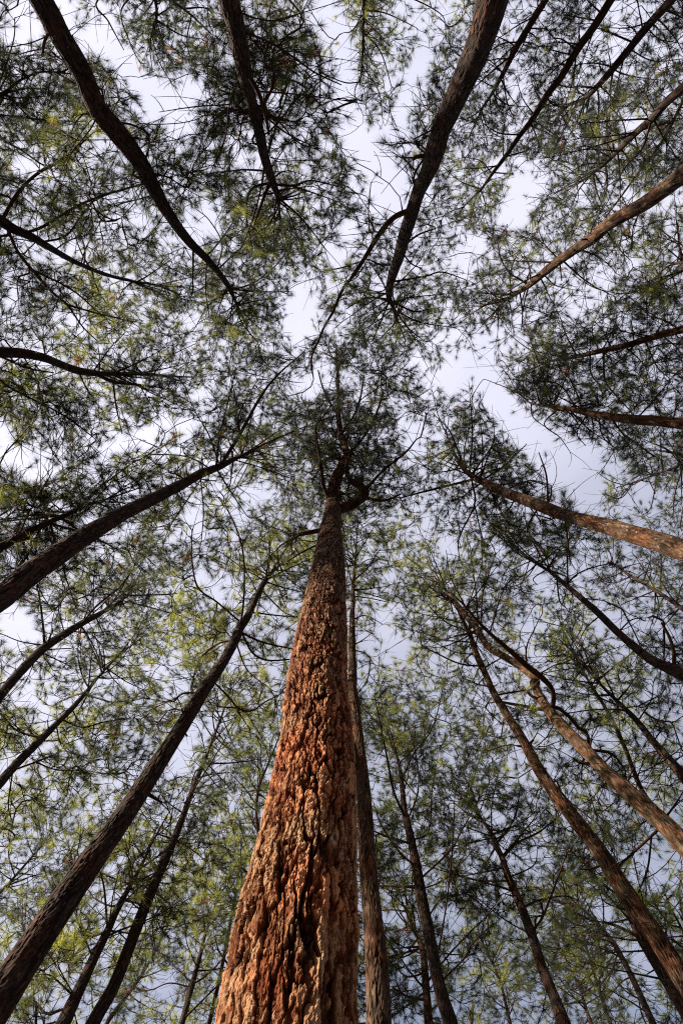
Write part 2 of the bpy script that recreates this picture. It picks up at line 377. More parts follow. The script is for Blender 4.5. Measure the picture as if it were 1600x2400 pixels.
tree_b('slim dark pine stem rising from the left edge just above the large straight trunk',
  't3 0,948,38 100,890,29 200,842,23 300,800,20 400,752,16 500,722,9 650,670,5', d0=0.13, top=14,
  br=['t3 300,805,9 200,808,9 60,822,9 -20,835,8', 't3 80,890,7 150,760,6 240,600,4', 't3 180,850,7 165,960,6 150,1050,3', 't3 40,915,7 80,980,6 70,1060,3', 't3 420,740,6 520,640,4', 't3 150,760,5 60,700,4 10,600,3'], hbase=0.5)
tree_b('bent slender pine at lower left with an upright dead twig at its bend',
  't5 -60,140,46 0,62,44 t3 50,1568,43 120,1490,42 200,1410,40 290,1350,36 370,1300,29 470,1245,22 560,1190,14 610,1130,9 650,1050,4', d0=0.2,
  br=['t3 208,1400,12 195,1270,10 180,1150,6', 't3 215,1390,10 232,1355,9 245,1325,6', 't3 380,1290,10 450,1210,9 560,1120,8 640,1000,6 720,930,4', 't3 590,1175,8 800,1160,6 950,1130,4', 't3 200,1420,7 330,1410,5', 't3 190,1430,7 320,1490,5',
      't3 380,1310,7 430,1400,6 470,1490,3', 't3 210,1395,8 100,1380,6 0,1340,4', 't3 300,1340,6 270,1220,5 300,1130,3', 't3 560,1190,7 720,1230,6 900,1280,4', 't3 430,1260,6 430,1130,5 440,1000,3', 't3 180,1150,5 120,1110,4'])
tree_b('slender dark pine below the bent one at the left edge with upcurved side branches',
  't5 -40,500,48 0,460,45 80,370,38 170,280,34 250,200,28 330,120,24 400,40,18 t3 450,1545,12 520,1470,9 600,1400,6 680,1340,4', d0=0.19,
  br=['t5 190,250,11 80,220,9 0,140,7', 't5 60,420,9 150,370,9 252,330,6', 't5 300,190,8 380,205,7 480,180,6 620,160,3', 't5 160,350,8 260,400,6 385,405,3', 't5 260,200,7 290,300,5 380,340,3', 't5 230,230,8 222,200,6 220,170,4',
      't5 330,120,7 370,190,5 400,210,3', 't5 170,280,6 60,340,4', 't3 480,1500,6 470,1400,4 400,1330,3', 't5 400,60,6 520,90,5 650,100,3', 't5 60,400,7 40,560,6 60,650,3'])
tree_b('long thick dark brown pine trunk running up from the bottom left corner',
  't5 20,1420,160 130,1250,146 290,1010,130 415,825,114 535,660,97 640,505,86 740,350,76 840,195,65 915,70,60 t3 958,1568,55 1020,1480,48 1080,1370,44 1100,1320,40 1140,1260,34 1180,1170,28 1220,1095,24 1260,1050,14 1330,990,8 1400,930,4', d0=0.27,
  br=['t3 1160,1245,8 1280,1260,7 1372,1265,5', 't3 1110,1335,11 1200,1380,10 1350,1415,6', 't3 1110,1345,11 1160,1430,10 1230,1465,9 1345,1460,6', 't3 1085,1370,8 1130,1500,6 1200,1568,4', 't3 1195,1140,8 1300,1240,6 1370,1268,3',
      't3 1100,1290,9 1000,1200,8 910,1130,8 882,1000,7 882,870,4', 't3 1100,1310,10 1120,1180,9 1120,1000,8 1090,870,7 1030,740,4', 't3 1180,1160,7 1130,1060,6 1030,980,4', '!t3 1075,1370,11 1000,1390,10 920,1460,9 882,1568,6',
      't5 905,35,11 840,50,10 800,85,8 776,80,5', 't5 680,505,18 745,552,11', 't3 1220,1095,9 1240,950,6 1230,830,3', 't3 1240,1070,8 1330,930,6 1400,880,3', 't3 1200,1090,7 1140,1060,5 1040,1060,3', 't5 985,-10,9 1045,60,9 1100,120,9 1160,128,8 1215,90,7 1310,40,4', 't5 838,150,12 835,125,9', 't5 848,225,12 860,245,9'])
tree_b('thin leaning pine right of the long bottom left trunk, dark foliage round its upper stem',
  't5 425,1568,62 520,1400,56 600,1200,52 670,1020,48 730,880,42 800,720,34 850,590,27 900,450,22 940,360,18 990,230,12 1030,120,9 1065,10,4', d0=0.22,
  br=['t5 945,375,8 1040,370,7 1150,360,4', '!t5 780,720,9 740,700,8 700,688,5', 't5 930,380,7 890,430,6 860,600,4', 't5 960,320,6 900,320,5 870,370,3', 't5 720,900,8 780,840,6 800,760,3', 't5 880,500,7 960,520,5 1010,570,3', 't5 800,720,7 900,780,5 960,840,3',
      't5 660,1060,7 600,1000,6 570,900,3', 't5 850,600,7 760,540,5 720,480,3', 't5 640,1110,8 740,1060,6 830,1000,3', 't5 860,560,6 950,450,4 1000,420,3', 't5 1010,170,5 960,120,4 930,60,3', 't5 600,1200,7 540,1140,5', 't5 735,870,10 705,885,8', 't5 950,330,5 920,230,4 900,190,3'])
tree_b('slim pine between the two lower left trunks with paired ascending side branches',
  't5 290,1568,64 360,1420,50 430,1270,43 490,1150,36 540,1040,29 600,930,21 660,820,14 700,720,9 730,640,5', d0=0.22,
  br=['t5 485,1130,11 480,950,9 462,870,5', 't5 425,1275,10 380,1150,8 350,1070,5', 't5 345,1440,10 240,1350,8 180,1340,5', 't5 550,1040,8 620,960,6 690,900,4', 't5 500,1130,7 520,980,6 550,860,4', 't5 600,930,6 590,820,5 600,700,3', 't5 340,1440,7 270,1300,5 280,1230,3', 't5 470,1180,7 560,1150,5 640,1160,3', 't5 640,860,6 720,800,5 760,760,3'])
tree_b('very thin reddish pine stem low between the leaning pine and the thick front trunk',
  't5 835,1568,28 880,1400,25 920,1250,19 950,1130,13 990,1020,9 1015,930,4', d0=0.14,
  br=['t5 850,1560,9 960,1430,8 1040,1350,5', 't5 905,1300,7 860,1200,5 850,1100,3', 't5 950,1130,6 1010,1060,4', 't5 880,1400,7 780,1380,6 700,1410,5 650,1415,3', 't5 920,1250,6 960,1170,4', 't5 990,1020,5 940,940,4 930,860,3'])
tree_b('slender pine half hidden behind the left side of the thick front trunk',
  't5 1045,1568,24 1075,1330,21 1120,1080,19 1170,880,17 1190,750,16 1178,600,14 1190,480,12 1250,330,8 1285,240,5 1310,160,3', d0=0.13,
  br=['t5 1190,470,9 1190,400,7 1150,355,4', 't5 1150,900,9 1060,800,6 1020,690,4', 't5 1050,1330,10 1010,1240,8 990,1180,5', 't5 1185,560,7 1120,480,5 1060,420,3', 't5 1240,350,6 1200,250,4 1150,180,3', 't5 1180,640,6 1090,650,4 1000,690,3'])
tree_b('slender pine stem cutting the left edge low, thin and leaning, under the long trunk',
  't5 -60,1040,16 0,968,13 70,890,11 135,815,9 200,740,7 245,670,4', d0=0.11,
  br=['t5 70,890,6 40,780,5 60,650,3', 't5 135,815,6 250,780,4', 't5 20,940,6 120,920,4 200,860,3', 't5 200,740,5 180,640,3'])
# right half, lower
tree_b('slim straight pine standing close beside the right flank of the thick front trunk',
  't6 172,1568,116 165,1350,108 150,1150,92 130,950,84 115,750,74 105,550,67 85,380,64 70,220,56 55,80,48 45,0,42 t4 52,1568,40 48,1400,34 50,1250,23 55,1100,16 65,1000,10 70,900,6 75,820,3', d0=0.24, mat=M_BARKG,
  br=['t6 80,40,0.1 60,60,6 100,75,5', 't4 55,1100,8 120,1040,6 180,950,4', 't4 50,1170,7 130,1180,6 220,1200,3', 't4 65,1000,6 110,920,5 150,850,3', 't4 50,1280,7 110,1260,6 190,1300,3', 't4 52,1120,6 20,1000,5 10,900,3', 't4 50,1400,7 100,1370,5 150,1330,3', 't4 50,1330,6 90,1250,4', 't4 60,1050,6 130,1000,4 230,1010,3'])
tree_b('dark twin stemmed pine right of the front trunk, many steep thin branches',
  't6 500,1568,66 450,1400,56 410,1200,52 370,1000,50 345,850,44 315,700,36 290,600,30 275,450,20 255,340,14 215,240,9 180,120,5', d0=0.23,
  br=['t6 320,740,12 250,720,11 190,700,9 145,680,6', 't6 288,620,13 240,500,11 210,350,9 180,200,7 150,60,4', 't6 280,450,9 330,330,8 420,200,6 470,0,4', 't6 340,850,10 260,770,8 180,650,7 150,560,4', 't6 325,730,8 400,680,7 415,500,6 440,350,3',
      't6 390,910,10 500,770,8 545,690,7 620,560,4', '!t6 350,940,13 270,935,12 150,935,8', 't6 455,1290,9 460,1150,8 490,950,7 512,700,6 520,500,3', 't6 480,1370,9 560,1270,8 600,1200,7 700,1105,4', 't6 300,640,8 350,500,7 345,350,5 300,180,3',
      't6 370,950,7 480,900,5 560,800,3', 't6 275,470,7 200,440,5 130,420,3', 't6 400,1100,6 450,1000,5 560,960,3'])
tree_b('thin reddish pine stem hugging the left side of the dark twin stemmed pine',
  't6 400,1568,40 388,1400,35 375,1250,30 355,1180,22 312,1080,13 290,950,7 275,860,3', d0=0.16, mat=M_BARKG,
  br=['t6 370,1455,12 300,1440,11 235,1400,7', '!t6 380,1330,9 300,1350,8 240,1300,5', 't6 340,1150,8 250,1050,6 220,930,3', 't6 375,1250,6 260,1200,5 200,1150,3', 't6 312,1080,6 350,980,4'])
tree_b('slim dark pine in the lower middle right forking like a slingshot',
  't6 1020,1568,62 970,1430,49 920,1310,45 880,1180,42 840,1070,38 795,960,34 760,880,30 735,800,26 700,730,20 680,680,16 640,620,10 600,500,6 590,420,3', d0=0.22,
  br=['t6 735,810,12 800,740,11 900,690,9 965,640,5', 't6 705,740,10 760,680,8 800,600,7 822,470,4', 't6 765,910,8 640,910,7 530,890,4', 't6 825,1040,9 900,1000,8 1020,980,6 1090,1000,4', 't6 870,1140,12 920,1080,11 980,930,9 1035,780,5', 't6 850,1165,7 750,1090,6 600,970,4',
      't6 690,715,8 560,740,5 500,760,3', 't6 600,520,6 560,400,5 600,300,3', 't6 690,700,7 690,560,6 720,420,3', 't6 765,900,7 880,840,6 900,760,3', 't6 640,620,7 560,540,5 480,480,3', 't6 590,470,5 640,330,4 680,180,3', 't6 740,830,6 700,760,4'])
tree_b('long dark pine trunk from the lower right, mottled bark, stub on its left side',
  't6 1568,1365,90 1540,1320,88 1430,1150,85 1300,960,80 1200,800,72 1080,640,65 980,510,58 900,390,50 830,260,42 760,150,37 700,50,31 t4 668,1545,28 620,1440,28 590,1350,22 560,1290,18 520,1200,12 470,1130,8 420,1050,4', d0=0.26, mat=M_BARKG,
  br=['t6 868,290,14 880,262,10', 't6 1190,862,11 1140,855,10 1090,856,6', 't6 835,300,14 805,290,10', 't4 640,1490,9 540,1480,8 430,1430,6 360,1390,3', 't4 600,1370,8 540,1250,6 470,1150,4', 't4 640,1480,7 600,1568,5', 't4 580,1330,8 480,1290,6 390,1200,4 350,1100,3', 't4 520,1200,7 430,1150,5 340,1050,3',
      't4 655,1500,8 740,1450,6 830,1400,4', 't4 560,1290,7 600,1160,6 640,1050,3', 't6 680,20,8 620,5,6 590,-10,4', 't4 620,1440,7 500,1420,5 340,1330,3', 't6 730,50,9 780,45,8 850,35,5'])
tree_b('second darker pine trunk crossing close under the mottled lower right trunk',
  't6 1620,1600,56 1568,1500,54 1480,1350,50 1400,1220,44 1365,1160,38 1320,1060,28 1290,960,18 1260,860,10 1250,780,5', d0=0.24,
  br=['!t6 1370,1175,16 1290,1130,14 1240,1110,13 1203,1100,11', 't6 1300,1060,8 1200,1000,6 1180,900,3', 't6 1450,1300,8 1400,1340,5'], hbase=0.5)
tree_b('lit greyish brown pine trunk forking in two on the right, with pale cross branch',
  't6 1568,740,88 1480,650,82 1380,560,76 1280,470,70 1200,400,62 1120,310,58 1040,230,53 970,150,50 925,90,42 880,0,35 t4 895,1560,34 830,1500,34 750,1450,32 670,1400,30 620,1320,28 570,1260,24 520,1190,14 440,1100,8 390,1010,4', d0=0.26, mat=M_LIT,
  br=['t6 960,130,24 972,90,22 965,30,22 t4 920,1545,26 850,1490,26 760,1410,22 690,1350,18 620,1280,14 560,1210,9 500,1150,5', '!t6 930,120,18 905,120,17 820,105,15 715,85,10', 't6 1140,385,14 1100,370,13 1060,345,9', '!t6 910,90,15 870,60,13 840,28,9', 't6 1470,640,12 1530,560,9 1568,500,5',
      't6 1440,700,13 1350,770,12 1265,850,8', 't6 1440,710,11 1405,850,9 1362,965,6', 't4 850,1500,9 850,1400,7 900,1290,4', 't4 680,1350,8 720,1200,6 760,1100,3', 't4 640,1300,8 650,1150,6 700,1000,3', 't4 560,1220,8 500,1080,5 480,960,3', 't6 1150,310,9 1148,250,7', 't6 1250,460,8 1275,400,6 1400,340,3',
      't6 1300,480,8 1340,390,6', 't6 1200,480,9 1185,485,7', 't4 900,1540,7 1000,1480,5 1090,1490,3'])
tree_b('slim dark pine right of centre, curving to the right edge with a hooked broken limb',
  't4 1640,1545,78 1568,1525,70 1500,1500,50 1420,1462,42 1340,1400,37 1260,1330,33 1180,1250,30 1100,1180,26 1030,1120,22 960,1060,14 900,1020,10 830,970,7 760,900,4', d0=0.24,
  br=['t4 1530,1500,20 1522,1420,18 1500,1350,14 1468,1293,9', 't4 985,1085,8 1000,1190,7 1030,1225,4', 't4 1030,1115,9 1080,1070,7 1150,1040,6 1235,1020,4', 't4 1030,1100,7 1040,930,6 1085,860,4', 't4 1100,1180,7 1200,1190,5', 't4 960,1060,7 920,950,5 850,880,3',
      't4 1260,1340,8 1330,1280,6 1400,1270,3', 't4 940,1050,6 880,1090,5 900,1120,3', 't4 1080,1110,10 1081,1075,7', 't4 1180,1260,7 1120,1320,5 1080,1400,3'])
tree_b('thin dark pine stem between the forked trunk and the right edge',
  't6 1568,430,50 1500,350,38 1430,270,32 1350,170,25 1280,100,19 1200,20,13 t4 1160,1545,12 1080,1450,8 1000,1370,5', d0=0.2,
  br=['t6 1350,180,8 1420,80,6 1430,0,4', 't6 1430,270,8 1480,200,5', 't6 1280,100,7 1220,150,5 1150,130,3', 't4 1120,1500,7 1200,1430,5 1290,1400,3', 't4 1080,1450,6 1020,1480,4', 't4 1060,1430,6 1060,1320,5 1100,1250,3', 't6 1460,310,7 1400,330,5 1370,400,3', 't6 1520,370,6 1568,330,4'])
tree_b('slight dark pine stem at the right edge below the orange lit trunk',
  't4 1620,1270,24 1568,1232,21 1480,1170,18 1400,1120,16 1330,1080,13 1270,1040,8 1220,1010,4', d0=0.14,
  br=['t4 1400,1120,7 1330,1100,5 1290,1160,3', 't4 1460,1160,7 1465,1080,6 1470,960,3', 't4 1330,1080,6 1250,1110,4 1180,1090,3', 't4 1400,1120,6 1420,1040,4 1380,960,3', 't4 1480,1170,6 1440,1240,5 1360,1250,3', 't4 1540,1210,6 1560,1120,4'])
tree_b('thick orange brown mottled pine trunk crossing the right edge at mid height',
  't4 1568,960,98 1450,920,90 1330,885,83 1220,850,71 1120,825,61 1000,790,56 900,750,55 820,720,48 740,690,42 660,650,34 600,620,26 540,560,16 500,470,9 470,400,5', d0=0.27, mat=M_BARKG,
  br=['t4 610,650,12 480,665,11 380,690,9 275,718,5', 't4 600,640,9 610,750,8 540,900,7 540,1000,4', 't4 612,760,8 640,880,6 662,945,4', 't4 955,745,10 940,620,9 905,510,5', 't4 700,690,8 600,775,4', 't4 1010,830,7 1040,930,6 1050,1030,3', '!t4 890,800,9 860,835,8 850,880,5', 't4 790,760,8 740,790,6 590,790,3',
      't4 600,600,9 600,420,7 590,260,4', 't4 560,590,8 500,420,6 420,330,3', 't4 640,640,9 760,560,7 850,470,4', 't4 740,680,8 860,640,6 960,660,3', 't4 560,580,7 440,600,6 350,560,3', 't4 660,660,8 720,760,6 780,860,4', 't4 600,610,8 690,480,6 700,400,4', '!t4 965,750,9 962,700,8 960,660,5', 't4 480,430,6 440,330,4 420,240,3', 't4 640,650,7 760,640,6 850,700,3'])
tree_b('orange brown pine trunk at the right edge with bare crooked twigs at its tip',
  't4 1620,385,52 1568,380,50 1450,366,48 1350,360,44 1230,346,38 1130,330,29 1040,310,20 960,300,14 870,285,8 800,232,6 660,175,3', d0=0.22, mat=M_BARKG,
  br=['t4 1230,350,9 1300,430,8 1440,530,5', 't4 1130,335,8 1080,420,6 1120,480,4', 't4 1000,305,8 930,380,6 1000,440,5 1050,510,3', 't4 1350,350,8 1450,250,6 1520,160,4', 't4 1090,310,8 1000,200,6 880,180,4', 't4 870,285,6 880,350,5 960,410,3', 't4 960,300,7 900,200,5 760,170,3', 't4 1180,340,8 1200,440,6 1270,500,4', 't4 960,300,6 850,230,4 740,90,3', 't4 1040,320,7 1130,400,6 1230,470,3'], top=22)
tree_b('dark brown pine stem with drooping curved branches, above the trunk with crooked twigs',
  't4 1660,-78,38 1568,-55,36 1480,-34,32 1400,-10,29 1300,20,27 1180,46,24 1080,70,18 960,90,12 900,100,6 820,70,3', d0=0.2, mat=M_BARKG,
  br=['t4 1200,50,10 1210,180,9 1270,260,7 1345,340,4', 't4 1140,60,9 1150,160,8 1250,250,4', 't4 1400,20,8 1450,120,6 1520,180,3', 't4 1080,70,8 1030,-30,6 1000,-120,4', 't4 960,90,7 900,150,5 860,230,3', 't4 960,90,7 850,30,5 760,-40,3', 't4 1180,45,7 1150,-60,5 1200,-180,3', 't4 1350,20,7 1330,-90,5', '!t4 1400,25,9 1490,10,8 1560,15,6', 't4 1300,30,7 1400,130,5 1370,230,3'])
# right half, upper
tree_b('big orange lit pine trunk slanting in from the upper right edge',
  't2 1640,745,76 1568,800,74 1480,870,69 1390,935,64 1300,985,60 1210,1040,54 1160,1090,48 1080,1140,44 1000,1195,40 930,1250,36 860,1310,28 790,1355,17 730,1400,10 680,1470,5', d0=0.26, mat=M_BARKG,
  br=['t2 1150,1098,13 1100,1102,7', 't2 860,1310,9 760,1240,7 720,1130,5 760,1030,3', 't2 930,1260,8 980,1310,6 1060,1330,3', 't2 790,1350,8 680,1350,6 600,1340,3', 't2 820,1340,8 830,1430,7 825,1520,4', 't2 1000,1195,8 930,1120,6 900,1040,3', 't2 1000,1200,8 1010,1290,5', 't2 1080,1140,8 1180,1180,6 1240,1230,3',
      't2 1210,1050,8 1280,1150,6 1330,1200,3', 't2 730,1400,7 640,1500,4', 't2 770,1360,7 780,1230,6 840,1110,3', 't2 1130,1110,7 1160,1020,5 1220,930,3', 't2 730,1390,7 640,1290,5 620,1180,3', 't2 830,1400,6 960,1450,4', 't2 1390,940,8 1340,1040,6 1330,1150,3', 't2 1170,1080,8 1150,1140,6'])
tree_b('dark slim pine with two near parallel stems at the upper right edge',
  't2 1640,330,48 1568,402,42 1490,470,38 1430,540,35 1350,610,30 1280,680,24 1210,750,16 1150,800,10 1090,870,6 1050,960,3', d0=0.2,
  br=['t2 1425,550,10 1380,680,9 1300,770,7 1250,860,4', 't2 1350,620,8 1370,700,6 1440,800,4', 't2 1210,750,8 1220,850,6 1180,960,3', 't2 1200,740,7 1100,760,5 990,850,3', 't2 1230,710,8 1120,670,6 1060,700,3', 't2 1440,520,8 1400,420,5 1480,330,3', 't2 1280,680,7 1330,760,6 1340,880,3', 't2 1300,650,7 1290,560,5 1230,490,3', 't2 1150,800,6 1080,800,4 1000,780,3'])
tree_b('lean dark pine stem at the far upper right, thinner of the near parallel pair',
  't2 1640,380,18 1568,462,15 1500,600,13 1420,720,11 1350,810,9 1270,920,7 1210,1000,4', d0=0.12,
  br=['t2 1500,600,6 1560,640,4', 't2 1420,720,6 1450,830,4 1440,900,3', 't2 1350,810,6 1260,830,4 1200,870,3', 't2 1270,920,5 1330,960,3', 't2 1380,770,6 1440,760,5 1568,850,3'])
tree_b('dark pine stem near the top right corner with a forked dead side branch',
  't2 1512,0,38 1400,125,35 1320,225,33 1250,310,30 1180,390,25 1120,450,16 1050,482,9 970,512,4', d0=0.2,
  br=['t2 1335,190,10 1250,158,8 1190,135,5', 't2 1345,170,7 1345,140,6 1310,115,4', 't2 1250,310,8 1160,290,6 1060,300,3', 't2 1180,395,8 1240,450,7 1290,550,3', 't2 1120,450,7 1060,380,5 1100,300,3', 't2 1250,320,7 1330,350,6 1480,370,3', 't2 1120,455,7 1080,560,6 1010,680,3', 't2 1170,400,7 1100,400,5', 't2 1180,400,8 1180,500,6 1160,600,3', 't2 1400,130,7 1460,180,5 1568,200,3', 't2 1320,230,7 1430,280,5 1568,270,3'])
tree_b('long slim dark pine stem from the top edge, second right of the big textured trunk',
  't2 1235,0,35 1160,120,34 1080,230,33 1010,350,30 940,440,28 880,540,26 820,620,22 750,720,18 690,800,14 640,870,10 560,950,6 500,1050,3', d0=0.2,
  br=['t2 750,730,8 740,620,6 760,510,3', 't2 940,440,9 970,480,7 1060,500,3', 't2 820,620,8 720,610,6 640,560,3', 't2 1080,235,8 1010,180,6 960,180,3', 't2 750,720,8 850,690,6 900,640,3', 't2 690,800,7 640,740,5 560,720,3', 't2 690,790,7 790,800,5', 't2 640,870,7 540,830,5 470,770,3', 't2 870,540,8 950,600,6 1010,640,3', 't2 640,870,6 660,960,5 620,1050,3', 't2 1010,350,8 950,385,6', 't2 880,530,7 830,450,5 800,350,3', 't2 560,950,6 470,990,4 450,1080,3', 't2 980,390,7 1070,400,5 1100,340,3'])
tree_b('slim dark pine stem from the top edge just right of the big textured trunk',
  't2 935,0,29 860,120,28 790,240,26 740,340,20 690,430,14 640,510,9 580,640,4', d0=0.17,
  br=['t2 780,250,9 700,320,8 590,420,4', 't2 810,190,8 740,200,7 670,240,4', 't2 850,140,7 880,160,6 910,200,3', 't2 690,430,7 620,520,6 540,560,3', 't2 740,345,7 760,470,6 800,560,3', 't2 690,430,6 760,480,5 850,490,3', 't2 640,510,6 680,600,5 750,640,3', 't2 700,400,6 620,360,5'])
tree_b('big dark textured pine trunk from the top edge with one long curved limb',
  't2 692,0,140 650,150,122 570,350,108 500,500,97 455,600,88 428,700,86 400,780,72 350,890,60 322,980,60 290,1080,56 262,1180,50 232,1270,40 216,1350,28 235,1410,16 255,1470,11 295,1568,6', d0=0.29, mat=M_BARK,
  br=['t2 320,955,28 240,1000,25 170,1080,23 110,1180,20 50,1270,17 0,1340,14 t1 1530,1430,12 1490,1500,10 t3 1460,0,9 1430,80,9 1440,175,5', 't2 375,705,20 350,718,18 328,733,14', 't2 300,1150,11 350,1080,9 430,1050,6', 't2 250,1220,9 180,1215,8 120,1190,5',
      't2 212,1375,11 110,1370,9 20,1420,5', 't2 240,1300,9 380,1270,8 460,1250,7 570,1285,4', 't2 225,1380,9 330,1430,8 400,1420,4', 't2 290,1160,8 320,1210,7 370,1235,4', 't2 220,1370,9 190,1300,7 120,1190,4', 't2 230,1400,9 300,1500,7 380,1568,4', 't2 215,1380,9 180,1480,7 140,1568,4',
      't2 276,1000,9 278,970,8 275,940,6', 't2 240,1280,8 180,1340,6 60,1310,3', 't2 120,1190,9 0,1230,7 -60,1240,4', 't2 440,560,9 330,640,7', 't2 235,1400,8 300,1370,7 480,1350,4', 't2 255,1420,8 360,1480,6 480,1500,4', 't2 100,1200,8 130,1300,6 60,1420,3'])
tree_b('dense dark green pine crown hanging from the top edge at centre, slim stem',
  't2 110,-260,26 107,-120,20 104,0,14 100,120,11 96,260,9 85,390,5', d0=0.17,
  br=['t2 100,150,7 180,240,6 230,400,4', 't2 95,350,7 60,430,5 100,530,3', 't2 103,50,7 200,60,6 330,120,4', 't2 96,300,6 170,420,5 190,560,3', 't2 104,0,8 250,-30,7 450,60,5 480,150,3', 't2 95,380,7 20,380,6 -60,350,3', 't2 104,60,7 50,140,5 10,150,3'], tuft=1.3)
tree_b('loose pine crown reaching down from the top edge left of the split trunk',
  't1 660,-300,34 690,-150,26 715,0,16 720,90,10 700,170,5', d0=0.18,
  br=['t1 690,-100,10 790,0,10 880,70,9 970,155,6', 't1 720,90,7 830,160,6 930,180,4', 't1 690,-80,10 560,40,7 600,200,5 650,300,3', 't1 670,-150,10 450,0,8 500,100,7 570,230,4', 't1 700,170,6 730,280,5 800,400,3', 't1 720,60,7 690,200,6 700,320,3', 't1 840,50,8 950,40,6 1010,120,3', 't1 880,80,7 860,200,6 900,330,4'])
tree_b('pine crown with thin arching black boughs at the upper left edge',
  't1 -260,400,34 -120,430,26 0,435,15 100,365,11 200,330,8 330,340,4', d0=0.16, top=17,
  br=['t1 -60,580,11 0,620,11 100,690,9 200,760,6', 't1 -60,535,8 200,550,7 400,560,4', 't1 100,365,7 130,260,6 260,260,4', 't1 -20,440,9 60,200,6 70,80,4', 't1 0,440,8 90,450,6 230,440,4', 't1 50,400,7 40,300,5 -20,200,3', 't1 -60,430,8 0,90,6 60,40,4', 't1 200,550,6 240,440,5 260,380,3'], hbase=0.35)
# small ones at the bottom and the right
tree_b('slim dark pine stem at the lower right beside a pale blue gap of sky',
  't6 1430,1568,31 1330,1350,27 1250,1200,23 1180,1120,18 1090,1030,11 980,1005,6 900,940,3', d0=0.16,
  br=['t6 1180,1120,7 1090,1060,5', 't6 1250,1200,8 1180,1180,6 1120,1250,3', 't6 1200,1140,7 1190,980,6 1080,880,4', 't6 1330,1350,8 1280,1380,6 1200,1480,3', 't6 1290,1280,7 1220,1300,5 1160,1400,3', 't6 1090,1030,6 1080,940,5 1100,870,3', 't6 1350,1390,7 1420,1390,4', 't6 1180,1110,6 1100,1150,5 1030,1200,3'])
tree_b('faint slender pine at the bottom, left of the slingshot pine',
  't6 775,1568,15 735,1400,13 685,1270,10 640,1180,7 620,1100,4', d0=0.11,
  br=['t6 735,1400,6 700,1330,5 620,1280,3', 't6 690,1280,6 740,1180,4', 't6 760,1500,6 700,1460,5 650,1380,3', 't6 735,1400,6 790,1300,4', 't6 640,1180,5 590,1120,3'])
tree_b('faint slender pine at the bottom, right of the slingshot pine',
  't6 1145,1568,17 1100,1430,12 1062,1330,8 1030,1240,5 1010,1160,3', d0=0.11,
  br=['t6 1100,1430,6 1180,1380,4', 't6 1062,1330,6 1000,1290,4', 't6 1100,1440,6 1040,1400,4', 't6 1030,1240,5 1060,1130,3', 't6 1120,1480,6 1200,1420,5 1250,1300,3'])
tree_b('faint pale stemmed pine at the bottom edge, just left of the very thin reddish stem',
  't5 490,1568,20 560,1470,17 640,1360,14 710,1240,11 770,1120,8 810,1020,4', d0=0.13, mat=M_BARKG,
  br=['t5 640,1360,7 600,1290,5 600,1200,3', 't5 640,1360,7 720,1330,5 780,1300,3', 't5 710,1240,6 690,1150,4', 't5 710,1240,6 780,1200,4 830,1180,3', 't5 770,1120,5 740,1040,3'])
tree_b('faint distant pine in the lower right, between two of the thin bottom stems',
  't6 1235,1568,18 1180,1400,15 1130,1240,12 1085,1100,9 1050,990,5', d0=0.13,
  br=['t6 1180,1400,7 1240,1320,5 1270,1240,3', 't6 1130,1240,7 1060,1200,5 1010,1190,3', 't6 1085,1100,6 1130,1010,4', 't6 1130,1250,6 1180,1170,4', 't6 1085,1100,6 1020,1060,4'])
tree_b('short broken reddish pine trunk end at the bottom edge',
  't6 590,1600,22 592,1568,22 597,1520,19 603,1480,13', d0=0.16, crown=False, mat=M_LIT)
tree_b('loose pine crown reaching in from the right edge beside the widest patch of sky',
  't4 1760,470,30 1660,520,20 1568,562,13 1450,608,10 1340,648,8 1260,672,4', d0=0.17,
  br=['t4 1450,608,6 1420,760,5 1380,800,3', 't4 1340,650,6 1280,720,5 1200,700,3', 't4 1560,565,7 1500,500,5 1440,470,3', 't4 1300,660,5 1230,640,4 1170,600,3', 't4 1400,630,5 1440,700,4', 't4 1568,565,7 1530,700,5 1520,820,3'], hbase=0.4)
tree_b('pale green pine crown with a wavy dark bough, under the big orange lit trunk',
  't2 1760,1180,36 1660,1200,24 1568,1205,14 1500,1222,9 1450,1265,8 1408,1320,7 1400,1440,6 1425,1545,3', d0=0.17,
  br=['t2 1568,1205,7 1480,1280,5 1350,1330,3', 't2 1410,1320,6 1300,1350,5 1180,1330,3', 't2 1568,1205,7 1540,1120,5 1420,1080,3', 't2 1500,1225,6 1540,1350,5 1510,1450,3', 't2 1400,1420,6 1250,1440,5 1150,1500,3', 't2 1568,1205,7 1480,1130,5', 't2 1400,1440,5 1480,1500,3'], hbase=0.4)
tree_b('pale green sunlit pine crown low at the right edge behind the mottled lower right trunk',
  't6 1760,1420,30 1660,1270,22 1590,1180,15 1540,1090,10 1500,1010,6 1480,950,3', d0=0.15,
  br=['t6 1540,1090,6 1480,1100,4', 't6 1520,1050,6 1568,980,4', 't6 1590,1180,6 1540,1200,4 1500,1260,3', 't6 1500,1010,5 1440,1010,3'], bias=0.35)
tree_b('bright yellow green pine crown behind the slim curving pine right of centre',
  't6 1380,500,22 1300,300,20 1230,150,17 1150,20,13 t4 1100,1500,10 1050,1400,8 1010,1310,5 985,1230,3', d0=0.16,
  br=['t4 1050,1400,6 960,1380,5 880,1400,3', 't4 1100,1500,6 1000,1510,5 900,1530,3', 't4 1010,1310,6 930,1290,4 880,1290,3', 't4 1050,1400,6 1100,1320,5 1110,1240,3', 't4 1090,1480,6 1180,1420,4'], bias=0.55)
